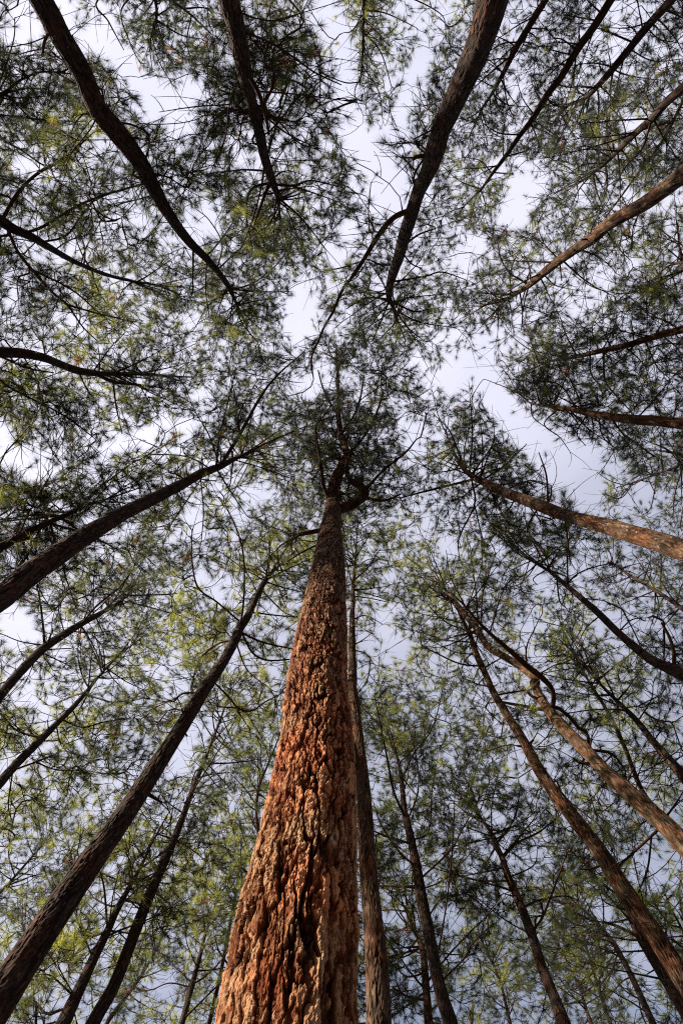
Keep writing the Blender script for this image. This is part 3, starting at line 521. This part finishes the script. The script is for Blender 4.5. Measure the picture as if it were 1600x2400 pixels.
tree_b('far sunlit pine seen low between the front trunk and the leaning pine',
  't5 960,1568,20 1010,1350,18 1050,1150,15 1080,980,11 1100,850,8 1110,740,5 1120,660,3', d0=0.16,
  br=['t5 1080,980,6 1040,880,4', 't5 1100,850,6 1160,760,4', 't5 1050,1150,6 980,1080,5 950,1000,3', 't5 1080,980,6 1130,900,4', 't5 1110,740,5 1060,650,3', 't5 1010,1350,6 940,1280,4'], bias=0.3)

# ------------------------------------------------------------------ skeletons
class Skel:
    def __init__(s): s.P, s.par, s.rad, s.dir, s.path, s.first = [], [], [], [], [], []
    def add(s, p, par, r, first):
        p = np.asarray(p, float); s.P.append(p); s.par.append(par); s.rad.append(r)
        if par >= 0:
            d = p-s.P[par]; l = np.linalg.norm(d); s.dir.append(d/(l+1e-9)); s.path.append(s.path[par]+l)
        else: s.dir.append(np.array([0, 0, 1.0])); s.path.append(0.0)
        s.first.append(first); return len(s.P)-1

for t in T:
    rows = t['trunk']; tan = [np.linalg.norm(hz(r[0], r[1])) for r in rows]
    # entry: distance from the width in pixels
    z0 = FOC*t['d0']/rows[0][2]
    r0 = ray(rows[0][0], rows[0][1]); h0 = z0*r0[2]
    D0 = h0*tan[0]
    last = len(rows)-1
    ex = [i for i, r in enumerate(rows) if len(r) > 3]
    if ex: last = ex[0]; Ht = rows[last][3]
    else:
        nat = D0/max(tan[last], 1e-3)
        Ht = t['top'] or min(max(nat, h0+2.0), 23.0)
    D1 = Ht*tan[last]; s_ = (D1-D0)/(Ht-h0)
    hs = []
    for i, r in enumerate(rows):
        if len(r) > 3: h = r[3]
        elif i == last: h = Ht
        else: h = (D0-s_*h0)/(tan[i]-s_)
        if hs and len(r) <= 3: h = min(max(h, hs[-1]+0.03), Ht+0.01*i)
        hs.append(h)
    pts = [at_h(r[0], r[1], h) for r, h in zip(rows, hs)]
    rad = [0.5*r[2]*depth(p)/FOC for r, p in zip(rows, pts)]
    # down to the ground, same lean
    slope = (pts[1]-pts[0]); slope = slope/max(slope[2], 1e-3)
    ground = -1.4-0.15; low = []
    k = max(3, int((h0-ground)/1.2)); lean = np.clip(slope[:2], -0.08, 0.08)
    for q in range(k):
        hh = ground+(h0-ground)*q/k
        p = pts[0].copy(); p[:2] -= lean*(h0-hh); p[2] = hh
        f = 1+0.12*(1-q/k)+0.35*math.exp(-(hh-ground)/0.5)
        low.append((p, rad[0]*f))
    t['ground'] = low[0][0]
    if rows[0][1] > 1700 and t is not T[0]: t['bias'] += 0.28  # low crowns brighter: sunlight put into the needle tint
    t['pts'] = [a for a, b in low]+pts; t['rad'] = [b for a, b in low]+rad; t['H'] = hs[-1]; t['h0'] = h0
    PR = catmull(np.hstack([np.array(t['pts']), np.array(t['rad'])[:, None]]), 10)
    t['TP'], t['TR'] = PR[:, :3], np.maximum(PR[:, 3], 0.004)
    # skeleton of the crown: starts with trunk nodes
    S = Skel(); prev = -1
    for p, r in zip(t['TP'], t['TR']):
        prev = S.add(p, prev, r, -1)
    S.ntr = len(S.P)
    t['S'] = S
    # surveyed branches
    t['B'] = []
    for bi, b in enumerate(t['br']):
        pix = proj(np.array(S.P)); zz = np.array(S.P)[:, 2]
        dd = np.linalg.norm(pix-np.array(b[0][:2]), axis=1)+np.where(zz < 2, 400, 0)
        j = int(np.argmin(dd)); start = S.P[j]
        P = [start]; rr = [0.5*b[0][2]*depth(start)/FOC]
        rise = random.uniform(0.12, 0.5)
        for q in range(1, len(b)):
            h = P[-1][2]
            for _ in range(3):
                p = at_h(b[q][0], b[q][1], h); l = np.linalg.norm(p[:2]-P[-1][:2])
                h = P[-1][2]+rise*min(l, 1.2)
            P.append(p); w = b[q][2] if len(b[q]) > 2 else 4
            rr.append(0.5*w*depth(p)/FOC)
        rr[0] = min(rr[0], S.rad[j]*0.9)
        PR = catmull(np.hstack([np.array(P), np.array(rr)[:, None]]), 7)
        pr = j; ids = [j]; fst = S.first[j] if S.first[j] >= 0 else len(t['B'])
        for v in PR[1:]:
            pr = S.add(v[:3], pr, max(v[3], 0.005), fst); ids.append(pr)
        t['B'].append(dict(ids=ids, lit=t['brlit'][bi], rads=[max(x, 0.005) for x in PR[:, 3]], first=fst, idx=len(t['B']), stub=len(b) <= 3 and np.linalg.norm(P[-1]-P[0]) < 0.8))

# ------------------------------------------------------------------ foliage survey: open patches of sky and thick clumps
GAPS = []
def gap(s, w):
    r = np.array([q[:2] for q in parse(s)]); GAPS.append((r, w/1.96/2))
for s, w in [('t1 400,180 540,240 640,370 700,460 780,540 840,590', 95), ('t1 870,420 930,430', 60), ('t1 720,400 860,540', 90), ('t1 100,740 170,800', 55), ('t1 20,130 110,200', 50), ('t1 130,110 150,130', 90),
    ('t1 950,970 990,1050 890,1055', 60), ('t1 630,1000 660,1010', 80), ('t1 1395,1290 1350,1480 1370,1568', 60), ('t1 1535,1180 1550,1200', 90), ('t1 1490,10 1510,30', 70), ('t1 1480,120 1500,150', 90), ('t1 260,1440 330,1490', 45),
    ('t1 1030,240 1035,260', 60), ('t1 1110,720 1100,740', 70), ('t1 330,100 300,30', 45), ('t1 760,980 800,1030', 40), ('t1 1440,940 1450,960', 30), ('t1 880,1480 900,1500', 50),
    ('t2 20,250 50,620 160,720 240,820 210,900', 95), ('t2 400,210 330,340 270,560 230,640', 50), ('t2 190,880 170,960', 60), ('t2 870,810 790,990', 130), ('t2 590,1120 575,1230', 55), ('t2 1290,180 1280,200', 80), ('t2 1330,550 1330,590', 80),
    ('t2 1190,1250 1200,1270', 80), ('t2 1060,1390 1060,1410', 55), ('t2 1340,1210 1350,1230', 60), ('t2 0,40 20,240', 45), ('t2 820,340 800,380', 60), ('t2 700,760 720,780', 50), ('t2 1100,900 1120,930', 50), ('t2 20,1050 30,1110', 60), ('t2 520,1180 560,1200', 35), ('t2 1310,880 1340,920', 45),
    ('t4 500,180 640,110 680,200 760,330 850,440 950,540 1050,640 1130,720', 120), ('t4 850,370 960,440 1060,480', 70), ('t4 1090,480 1200,540 1270,590', 80), ('t4 1050,560 1140,660', 140), ('t4 420,180 560,110', 60), ('t4 270,300 330,450 300,560', 42),
    ('t4 1300,750 1310,770', 60), ('t4 480,910 490,960', 75), ('t4 850,1030 930,1120 960,1160', 55), ('t4 870,1270 820,1400', 45), ('t4 1260,1290 1340,1320', 55), ('t4 240,1390 270,1410', 80), ('t4 1095,1020 1100,1050', 80), ('t4 700,950 710,970', 45), ('t4 30,170 60,190', 50), ('t4 1350,650 1500,720', 30), ('t4 180,1250 200,1330', 50),
    ('t3 0,400 30,520 150,590 220,600', 75), ('t3 480,510 620,450 700,410', 55), ('t3 720,370 900,380', 42), ('t3 920,250 965,215', 55), ('t3 1390,200 1420,220', 90), ('t3 1480,140 1490,170', 80), ('t3 890,730 890,780', 70), ('t3 1080,780 1120,830', 45), ('t3 620,860 500,890', 42), ('t3 400,820 440,830', 50),
    ('t3 80,1290 130,1350', 80), ('t3 1015,1120 1025,1160', 90), ('t3 1050,1440 1070,1480', 50), ('t3 1190,690 1200,720', 50), ('t3 980,680 1000,700', 40), ('t3 20,1250 60,1370', 60), ('t3 1240,1230 1260,1250', 40), ('t3 430,600 440,640', 30),
    ('t5 880,190 850,300 815,400', 80), ('t5 120,40 130,70', 80), ('t5 730,1380 760,1400', 120), ('t5 560,800 510,870', 30), ('t5 1245,430 1260,450', 50), ('t5 850,10 830,30', 60), ('t5 680,540 690,560', 24), ('t5 380,620 390,650', 30), ('t5 30,390 10,430', 45), ('t5 330,1100 320,1150', 25),
    ('t6 500,1070 520,1100', 90), ('t6 1350,1220 1400,1300', 70), ('t6 1190,1030 1210,1050', 80), ('t6 700,610 710,640', 45), ('t6 1430,820 1440,930', 65), ('t6 1030,310 1040,340', 40), ('t6 250,1060 200,1100', 50), ('t6 1210,250 1230,270', 50), ('t6 60,560 60,760', 24), ('t6 1400,1330 1430,1420', 40), ('t6 850,800 900,880', 40), ('t6 600,700 640,690', 30)]:
    gap(s, w)
def gap_dist(P):
    best = np.full(len(P), 9e9)
    for r, w in GAPS:
        for a, b in zip(r[:-1], r[1:]):
            ab = b-a; tt = np.clip(((P-a)@ab)/(ab@ab+1e-9), 0, 1)
            best = np.minimum(best, np.linalg.norm(a+tt[:, None]*ab-P, axis=1)-w)
    return best
DENSE = []
for s in ['t1 1120,1400,200 830,830,110 650,900,130 1150,1150,170 550,430,90 200,520,140 900,150,190 700,300,110 560,1120,90 1250,1100,150 700,1250,150 1200,600,110',
          't2 150,100,160 180,450,110 480,80,170 1200,600,150 950,680,130 700,1150,130 50,900,110 960,1500,140 1500,100,110 600,900,130 1230,1180,70 400,500,110 860,300,130 500,1450,150 1400,1450,160 950,400,150',
          't4 600,300,190 700,560,220 0,350,230 60,300,200 100,700,220 1200,200,260 1050,100,200 1000,1300,170 1200,1150,90 560,900,90 380,1100,90 0,100,160 1300,430,120 800,640,150 1450,150,200 1230,680,60 700,430,140 100,500,200',
          't3 1300,600,170 900,1300,170 500,600,130 330,600,100 780,200,160 1250,950,140 1450,500,200 700,1200,200 150,700,150 100,200,120 300,300,120 600,1000,180 400,1150,160 1100,400,160',
          't5 850,600,200 950,700,160 250,450,170 450,200,180 1000,950,160 100,600,180 250,1150,170 700,1000,170 1100,400,150 150,1400,170 500,560,120 400,800,140 1200,200,130 820,1200,160 600,1350,160',
          't6 250,120,220 550,130,220 700,400,180 1000,1130,170 200,700,130 1100,1350,220 930,500,110 1250,650,120 300,1200,170 700,1050,180 600,1400,240 200,250,150 450,300,200 1300,1450,200 850,1350,180 1450,350,170 1400,150,140 550,600,170']:
    for q in parse(s): DENSE.append((q[0], q[1], q[2]))

for ti, t in enumerate(T):
    if not t['crown']: continue
    S = t['S']; lo = [i for i in range(S.ntr) if S.P[i][2] > 0.72*t['H'] and S.P[i][2] > t['h0']]
    if not lo: continue
    n_ = 44 if ti == 0 else 26; made = 0
    for _ in range(n_*3):
        if made >= n_: break
        i = lo[int(len(lo)*rng.random()**0.75)]; a = rng.uniform(0, 2*math.pi); el = rng.uniform(0.1, 0.9)
        frac = (S.P[i][2]-0.72*t['H'])/(0.28*t['H'])
        L_ = rng.uniform(0.8, 1.9)*(1.25-0.6*frac)*(1.15 if ti == 0 else 1)
        v = np.array([math.cos(a)*math.cos(el), math.sin(a)*math.cos(el), math.sin(el)])
        side = rng.normal(0, 0.18, 3); u = np.linspace(0, 1, 9)[:, None]
        Pw = S.P[i]+v*L_*u+(side+np.array([0, 0, 0.22]))*L_*u**2+rng.normal(0, 0.012, (9, 3))*u
        if gap_dist(proj(Pw[4:])).min() < 4: continue
        pr = i; fst = len(t['B']); ids = [i]; r_ = np.linspace(min(0.024, S.rad[i]*0.7), 0.006, 9)
        for k in range(1, 9):
            pr = S.add(Pw[k], pr, r_[k], fst); ids.append(pr)
        t['B'].append(dict(ids=ids, lit=False, rads=list(r_), first=fst, idx=fst, stub=False)); made += 1
        # foliage along its outer half
        for k in (5, 6, 7, 8):
            if rng.random() < 0.6:
                t.setdefault('A0', []).append(Pw[k]+rng.normal(0, 0.22, 3))
crown_nodes, crown_tree, crown_idx = [], [], []
for ti, t in enumerate(T):
    if not t['crown']: continue
    S = t['S']; hb = t['hbase']*t['H']
    for i, p in enumerate(S.P):
        if i < S.ntr and p[2] < max(hb, t['h0']): continue
        crown_nodes.append(p); crown_tree.append(ti); crown_idx.append(i)
crown_nodes = np.array(crown_nodes); crown_tree = np.array(crown_tree); crown_pix = proj(crown_nodes)

def sample_points():
    out_ = []
    step = 27.0
    for layer in range(3):
        ys = np.arange(-150, 2560, step); xs = np.arange(-150, 1760, step)
        for y in ys:
            for x in xs:
                if layer == 2 and rng.random() > 0.5: continue
                p = np.array([x, y])+rng.uniform(-0.75, 0.75, 2)*step
                out_.append((p, layer, 0))
    for cx, cy, r in DENSE:
        n = int(3.14*r*r/(34.0**2)*0.9)+2
        for _ in range(n):
            a = rng.uniform(0, 2*math.pi); q = r*math.sqrt(rng.random())
            out_.append((np.array([cx+q*math.cos(a), cy+q*math.sin(a)]), 3, 1))
    return out_
samples = sample_points()
for t in T: t['A'] = list(t.get('A0', []))
T[0]['bias'] -= 0.12
for _ in range(330):        # the dense head of the front pine
    a = rng.uniform(0, 2*math.pi); q = math.sqrt(rng.random())
    px_, py_ = 838+150*q*math.cos(a), 1005+205*q*math.sin(a)
    if gap_dist(np.array([[px_, py_]]))[0] > 8: T[0]['A'].append(at_h(px_, py_, rng.uniform(17.2, 22.0)))
SP = np.array([q[0] for q in samples]); SL = np.array([q[1] for q in samples])
SG = gap_dist(SP); SN = fbm(SP[:, 0]/120.0, SP[:, 1]/120.0, SL*3.3, 3, 3)
def trunk_front(p, h):
    """True when a point at height h would hang in front of a nearer part of a trunk"""
    for q, hw, tz in TRK:
        d = np.hypot(q[:, 0]-p[0], q[:, 1]-p[1]); j = int(np.argmin(d))
        if d[j] < hw[j]+11 and h < tz[j]+0.5 and hw[j] > 6: return True
    return False
TRK = []
for t in T:
    TP = t['TP']; k = TP[:, 2] > 1.0
    TRK.append((proj(TP[k]), FOC*t['TR'][k]/(TP[k]@FWD), TP[k][:, 2]))
for si, (p, layer, dn) in enumerate(samples):
    g = SG[si]
    if g < 0: continue
    if g < 14 and rng.random() < 0.75: continue
    # uneven: noise thins the canopy
    nz_ = SN[si]
    if not dn and nz_ < 0.43: continue
    d = np.linalg.norm(crown_pix-p, axis=1)
    if not dn and rng.random() > 0.42+0.75*math.exp(-(d.min()/55.0)**2): continue
    # nearest nodes, one per tree
    o_ = np.argsort(d)[:60]
    seen, cand = set(), []
    for q in o_:
        if crown_tree[q] not in seen and d[q] < 150:
            seen.add(crown_tree[q]); cand.append(q)
    if not cand: continue
    q = cand[0] if (layer == 0 or len(cand) == 1 or rng.random() < 0.45) else cand[min(len(cand)-1, 1+int(rng.random()*2))]
    node = crown_nodes[q]; t = T[crown_tree[q]]
    h = node[2]+rng.normal(0.25, 0.45)
    if t['H'] > 17 and h < 13.5: h = max(h, rng.uniform(11.8, 14.5))
    a = at_h(p[0], p[1], h)
    if np.linalg.norm(a[:2]-node[:2]) > 2.4: continue
    if 3.0 > h or trunk_front(p, h): continue
    t['A'].append(a)

# ------------------------------------------------------------------ grow the twigs
def grow(t):
    S = t['S']; A = t['A']; hb = max(t['hbase']*t['H'], t['h0'])
    t['tips'] = []
    if not A: return
    P = list(S.P); n0 = len(P)
    ok = [i for i in range(n0) if i >= S.ntr or P[i][2] >= hb]
    arr = np.array([P[i] for i in ok]); idx = list(ok); path = np.array([0.0 if i < S.ntr else S.path[i]-S.path[S.ntr-1]*0 for i in ok])
    A = np.array(A)
    dmin = np.array([np.linalg.norm(arr-a, axis=1).min() for a in A])
    newpath = {i: 0.0 for i in ok}
    buf = np.zeros((len(ok)+len(A)*8, 3)); buf[:len(ok)] = arr; cost0 = np.zeros(len(buf)); nb = len(ok)
    for k in np.argsort(dmin):
        a = A[k]
        v = a-buf[:nb]; d = np.linalg.norm(v, axis=1)
        c = d*(1+0.25*np.clip(-v[:, 2]/(d+1e-6), 0, 1))+0.22*cost0[:nb]
        j = int(np.argmin(c)); j_id = idx[j]; st = S.P[j_id]; L_ = d[j]
        if L_ < 0.06: t['tips'].append(j_id); continue
        pd = S.dir[j_id]; ctrl = st+(pd*0.35+np.array([0, 0, 0.10]))*L_+rng.normal(0, 0.07, 3)*L_
        n = max(2, min(7, int(L_/0.16)))
        pr = j_id
        fst = S.first[j_id]
        if fst < 0: fst = 1000+k
        for q in range(1, n+1):
            u = q/n; p = (1-u)**2*st+2*u*(1-u)*ctrl+u*u*a
            p = p+rng.normal(0, 0.012, 3)*(q < n)
            pr = S.add(p, pr, 0, fst)
            if nb < len(buf):
                buf[nb] = p; cost0[nb] = cost0[j]+L_*u; idx.append(pr); nb += 1
        t['tips'].append(pr)
for t in T: grow(t)

tot_tuft = 0
def build_wood(t, root):
    S = t['S']; n = len(S.P); par = S.par
    surv = np.zeros(n, bool); base = np.array(S.rad)
    load = np.zeros(n)
    kids = [[] for _ in range(n)]
    for i in range(n):
        if par[i] >= 0: kids[par[i]].append(i)
    for i in range(n-1, -1, -1):
        if base[i] == 0:
            if not kids[i]: load[i] = 0.0085**2.1
            if par[i] >= 0: load[par[i]] += load[i]
    rad = np.where(base > 0, base, np.maximum(load, 1e-9)**(1/2.1))
    rad = np.minimum(rad, 0.035+0*rad) if False else rad
    used = set()
    groups = {}
    for b in t['B']:
        groups.setdefault(b['first'], {'items': [], 'lit': False, 'big': 1})
        P = np.array([S.P[i] for i in b['ids']]); R = np.array([min(r_, S.rad[b['ids'][0]]*0.95) if k == 0 else r_ for k, r_ in enumerate(b['rads'])])
        sides = 10 if R[0] > 0.02 else 7
        groups[b['first']]['items'].append((P, np.maximum(R, 0.005), sides, bark_disp(random.randint(0, 999), 0.006, 0.03) if R[0] > 0.02 else None))
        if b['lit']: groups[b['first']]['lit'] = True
        groups[b['first']].setdefault('stub', b['stub'] and b['first'] == b['idx'])
    # grown chains: follow the heaviest child
    start = S.ntr
    done = np.zeros(n, bool)
    for i in range(n):
        if base[i] > 0 or done[i] or (base[par[i]] == 0 and not getattr(S, 'x', None) and False): continue
        if done[i]: continue
        # is i a chain head? head if parent is surveyed or i is not the heaviest child of its parent
        p_ = par[i]
        gk = [c for c in kids[p_] if base[c] == 0]
        if base[p_] == 0 and gk and max(gk, key=lambda c: load[c]) == i: continue
        chain = [p_, i]; c = i; done[i] = True
        while True:
            gk = [k for k in kids[c] if base[k] == 0]
            if not gk: break
            c = max(gk, key=lambda q: load[q]); chain.append(c); done[c] = True
        P = np.array([S.P[k] for k in chain]); R = np.array([rad[k] for k in chain]); R[0] = min(R[0], R[1]*1.1)
        g = groups.setdefault(S.first[i], {'items': [], 'lit': False, 'big': 0})
        g['items'].append((P, R, 5 if R[0] > 0.012 else 4, None))
    # tufts on short whippy twigs
    tw, NP, ND, NS = [], [], [], []
    tips = np.array(t['tips'])
    nodes_extra = [i for i in range(S.ntr, n) if base[i] == 0 and rng.random() < 0.10]
    centre = t['TP'][-1]
    for i in list(tips)+nodes_extra:
        p = S.P[i]; d = S.dir[i]
        k = rng.integers(2, 5) if i in S_tips(t) else 1
        for q in range(k):
            v = d*0.8+rng.normal(0, 0.55, 3); v[2] += 0.12; v /= np.linalg.norm(v)
            L_ = rng.uniform(0.18, 0.60)
            mid = p+v*L_*0.5+rng.normal(0, 0.045, 3); v2 = v+np.array([0, 0, 0.35])+rng.normal(0, 0.25, 3); v2 /= np.linalg.norm(v2)
            e = mid+v2*L_*0.5
            g = groups.setdefault(S.first[i], {'items': [], 'lit': False, 'big': 0})
            g['items'].append((np.array([p, mid, e]), np.array([0.0068, 0.0056, 0.0040]), 3, None))
            NP.append(e); ND.append(v2); NS.append(rng.uniform(0.75, 1.2))
            if rng.random() < 0.25:
                NP.append(mid); ND.append(v); NS.append(rng.uniform(0.5, 0.8))
    for i in range(S.ntr, n):
        if rng.random() < 0.10:
            p = S.P[i]; v = S.dir[i]*0.6+rng.normal(0, 0.6, 3); v /= np.linalg.norm(v)
            L_ = rng.uniform(0.4, 1.1); bend = rng.normal(0, 0.35, 3)+np.array([0, 0, 0.25])
            u = np.linspace(0, 1, 6)[:, None]
            Pw = p+v*L_*u+bend*L_*u**2*0.6
            g = groups.setdefault(S.first[i], {'items': [], 'lit': False, 'big': 0})
            g['items'].append((Pw, np.linspace(0.009, 0.004, 6), 3, None))
    nb = 0
    order = sorted(groups.items(), key=lambda kv: (-kv[1]['big'], -len(kv[1]['items'])))
    for f, g in order:
        if nb >= 98: break
        V, F, A = join_tubes(g['items']); nb += 1
        nm = 'branch_stub' if g.get('stub') and len(g['items']) < 3 else ('branch' if g['big'] or len(g['items']) >= 10 else 'twig')
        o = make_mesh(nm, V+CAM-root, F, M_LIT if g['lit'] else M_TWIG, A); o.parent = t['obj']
    NP, ND, NS = np.array(NP), np.array(ND), np.array(NS)
    px_ = proj(NP); keep = ~((gap_dist(px_) < 2) & (rng.random(len(NP)) < 0.88))
    for q, hw, tz in TRK:
        d = np.hypot(px_[:, 0][:, None]-q[:, 0][None], px_[:, 1][:, None]-q[:, 1][None]); j = d.argmin(1)
        keep &= ~((d[np.arange(len(j)), j] < hw[j]+7) & (NP[:, 2] < tz[j]+0.3) & (hw[j] > 5))
    return NP[keep], ND[keep], NS[keep]
def S_tips(t):
    if 'tipset' not in t: t['tipset'] = set(int(x) for x in t['tips'])
    return t['tipset']

def build_needles(t, NP, ND, NS, root):
    n = len(NP); K = 60
    D = ND[:, None, :]
    rnd = rng.normal(0, 1, (n, K, 3)); rnd /= np.linalg.norm(rnd, axis=2)[:, :, None]
    spread = rng.uniform(0.25, 1.0, (n, K, 1))
    v = D*(1.05-spread)*1.1+rnd*spread; v /= np.linalg.norm(v, axis=2)[:, :, None]
    ln = (0.205*NS[:, None]*rng.uniform(0.7, 1.15, (n, K)))[:, :, None]
    b = NP[:, None, :]-D*rng.uniform(0, 0.09, (n, K, 1))
    side = np.cross(v, rng.normal(0, 1, (n, K, 3))); side /= np.linalg.norm(side, axis=2)[:, :, None]
    w = 0.0026
    droop = np.zeros_like(v); droop[:, :, 2] = -0.10
    tip = b+v*ln+droop*ln
    V = np.stack([b-side*w, b+side*w, tip], 2).reshape(-1, 3)
    F = np.arange(n*K*3).reshape(-1, 3)
    # tint: clumps of young and old needles, plus sunlight painted in through bias
    q = fbm(NP[:, 0]/0.9, NP[:, 1]/0.9, NP[:, 2]/0.9, 77, 2)
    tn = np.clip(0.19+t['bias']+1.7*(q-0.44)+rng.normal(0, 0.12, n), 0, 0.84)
    tn = np.where(rng.random(n) < 0.006, rng.uniform(0.9, 1.0, n), tn)
    A = np.repeat(tn, K*3)
    o = make_mesh('crown', V+CAM-root, F, M_NEEDLE, A, 'tint', smooth=False); o.parent = t['obj']

CAT = 'pine tree'
for ti, t in enumerate(T):
    e = bpy.data.objects.new('pine_tree' if t['crown'] else 'broken_trunk', None); COL.objects.link(e)
    root = t['ground']+CAM; e.location = root; e.empty_display_size = 0.3
    e['label'] = t['label']; e['category'] = CAT if t['crown'] else 'tree trunk'
    if t['crown']: e['group'] = 'pines standing all around the camera'
    t['obj'] = e
    # trunk: ring spacing follows how close it is
    P, R = t['TP'], t['TR']
    main = ti == 0
    arc = np.concatenate([[0], np.cumsum(np.linalg.norm(np.diff(P, axis=0), axis=1))])
    s, ss = 0.0, [0.0]
    dist = np.linalg.norm(P, axis=1)
    kk = 0.0027 if main else (0.0042 if t['h0'] < 10.5 else 0.008)
    while s < arc[-1]:
        dd = max(np.interp(s, arc, dist), 1.5)
        hh = np.interp(s, arc, P[:, 2])
        s += dd*kk*(1 if hh > t['h0']*0.8 else 6)
        ss.append(min(s, arc[-1]))
    ss = np.unique(ss)
    PP = np.stack([np.interp(ss, arc, P[:, c]) for c in range(3)], 1); RR = np.interp(ss, arc, R)
    sides = 440 if main else (96 if t['h0'] < 10.5 else 40)
    V, F, A = join_tubes([(PP, RR, sides, bark_disp(ti*13+5, 0.044 if main else 0.018, 0.040 if main else 0.036))])
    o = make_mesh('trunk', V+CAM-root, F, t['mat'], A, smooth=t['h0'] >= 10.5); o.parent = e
    if t['crown']:
        NP, ND, NS = build_wood(t, root)
        if len(NP): build_needles(t, NP, ND, NS, root); tot_tuft += len(NP)
print('TREES', len(T), 'TUFTS', tot_tuft, 'ATTR', sum(len(t['A']) for t in T), 'H', [round(t['H'], 1) for t in T], 'h0', [round(t['h0'], 1) for t in T])

# ------------------------------------------------------------------ forest floor
n = 161
g = np.sign(np.linspace(-1, 1, n))*np.abs(np.linspace(-1, 1, n))**2.2*600
X, Y = np.meshgrid(g, g)
Z = (fbm(X/3.0+50, Y/3.0+50, X*0, 5, 3)-0.5)*0.22*np.minimum(1, 40/(np.hypot(X, Y)+1e-3)+0.3)-0.02
V = np.stack([X, Y, Z], -1).reshape(-1, 3)
i = (np.arange(n-1)[:, None]*n+np.arange(n-1)[None]).ravel()
F = np.stack([i, i+1, i+n+1, i+n], 1)
M_FLOOR, tt, bb = mat_base('needle_litter')
nn = N(tt, 'ShaderNodeTexNoise'); nn.inputs['Scale'].default_value = 6; nn.inputs['Detail'].default_value = 8
tcc = N(tt, 'ShaderNodeTexCoord'); tt.links.new(tcc.outputs['Object'], nn.inputs['Vector'])
rr = ramp(tt, [(0.3, (0.035, 0.022, 0.013)), (0.55, (0.09, 0.055, 0.03)), (0.75, (0.07, 0.08, 0.03))])
tt.links.new(nn.outputs[0], rr.inputs[0]); tt.links.new(rr.outputs[0], bb.inputs['Base Color']); bb.inputs['Roughness'].default_value = 0.95
fl = make_mesh('forest_floor', V, F, M_FLOOR, None)
fl['kind'] = 'structure'

# ------------------------------------------------------------------ unseen ring of wood added all round, shaped to block low sky light
VV, FF, o_ = [], [], 0
for k in range(150):
    a = rng.uniform(0, 2*math.pi); sunward = (math.cos(a)*SUN_AZ_VEC[0]+math.sin(a)*SUN_AZ_VEC[1]) > 0.62
    d = rng.uniform(40, 62) if sunward else rng.uniform(33, 52); hgt = rng.uniform(13, 18) if sunward else rng.uniform(19, 25)
    c = np.array([d*math.cos(a), d*math.sin(a), 0.0])
    P = np.array([c+np.array([0, 0, -0.2]), c+np.array([0.2, 0, hgt*0.5]), c+np.array([0, 0.2, hgt])])
    V, F, _, ci = tube(P, np.array([0.17, 0.13, 0.04]), 6); Fq, Ft = tube_faces(F, ci, 6)
    VV.append(V); FF.append(np.vstack([Fq[:, [0, 1, 2]], Fq[:, [0, 2, 3]], Ft])+o_); o_ += len(V)
    m = 420
    q = rng.normal(0, 1, (m, 3)); q /= np.linalg.norm(q, axis=1)[:, None]; q *= rng.random((m, 1))**0.45
    q = c+q*np.array([2.9, 2.9, hgt*0.42])+np.array([0, 0, hgt*0.60])
    u = rng.normal(0, 0.42, (m, 3)); v = rng.normal(0, 0.42, (m, 3))
    V = np.stack([q, q+u, q+v], 1).reshape(-1, 3)
    VV.append(V); FF.append(np.arange(3*m).reshape(-1, 3)+o_); o_ += len(V)
V = np.vstack(VV); F = np.vstack(FF)
M_FAR, tt, bb = mat_base('far_foliage'); bb.inputs['Base Color'].default_value = (0.05, 0.06, 0.03, 1); bb.inputs['Roughness'].default_value = 0.9
fw = make_mesh('unseen_forest_ring', V, F, M_FAR, None, smooth=False)
fw['kind'] = 'stuff'; fw['label'] = 'unseen ring of pine forest beyond the nearer trees, added to block low sky light'; fw['category'] = 'forest'
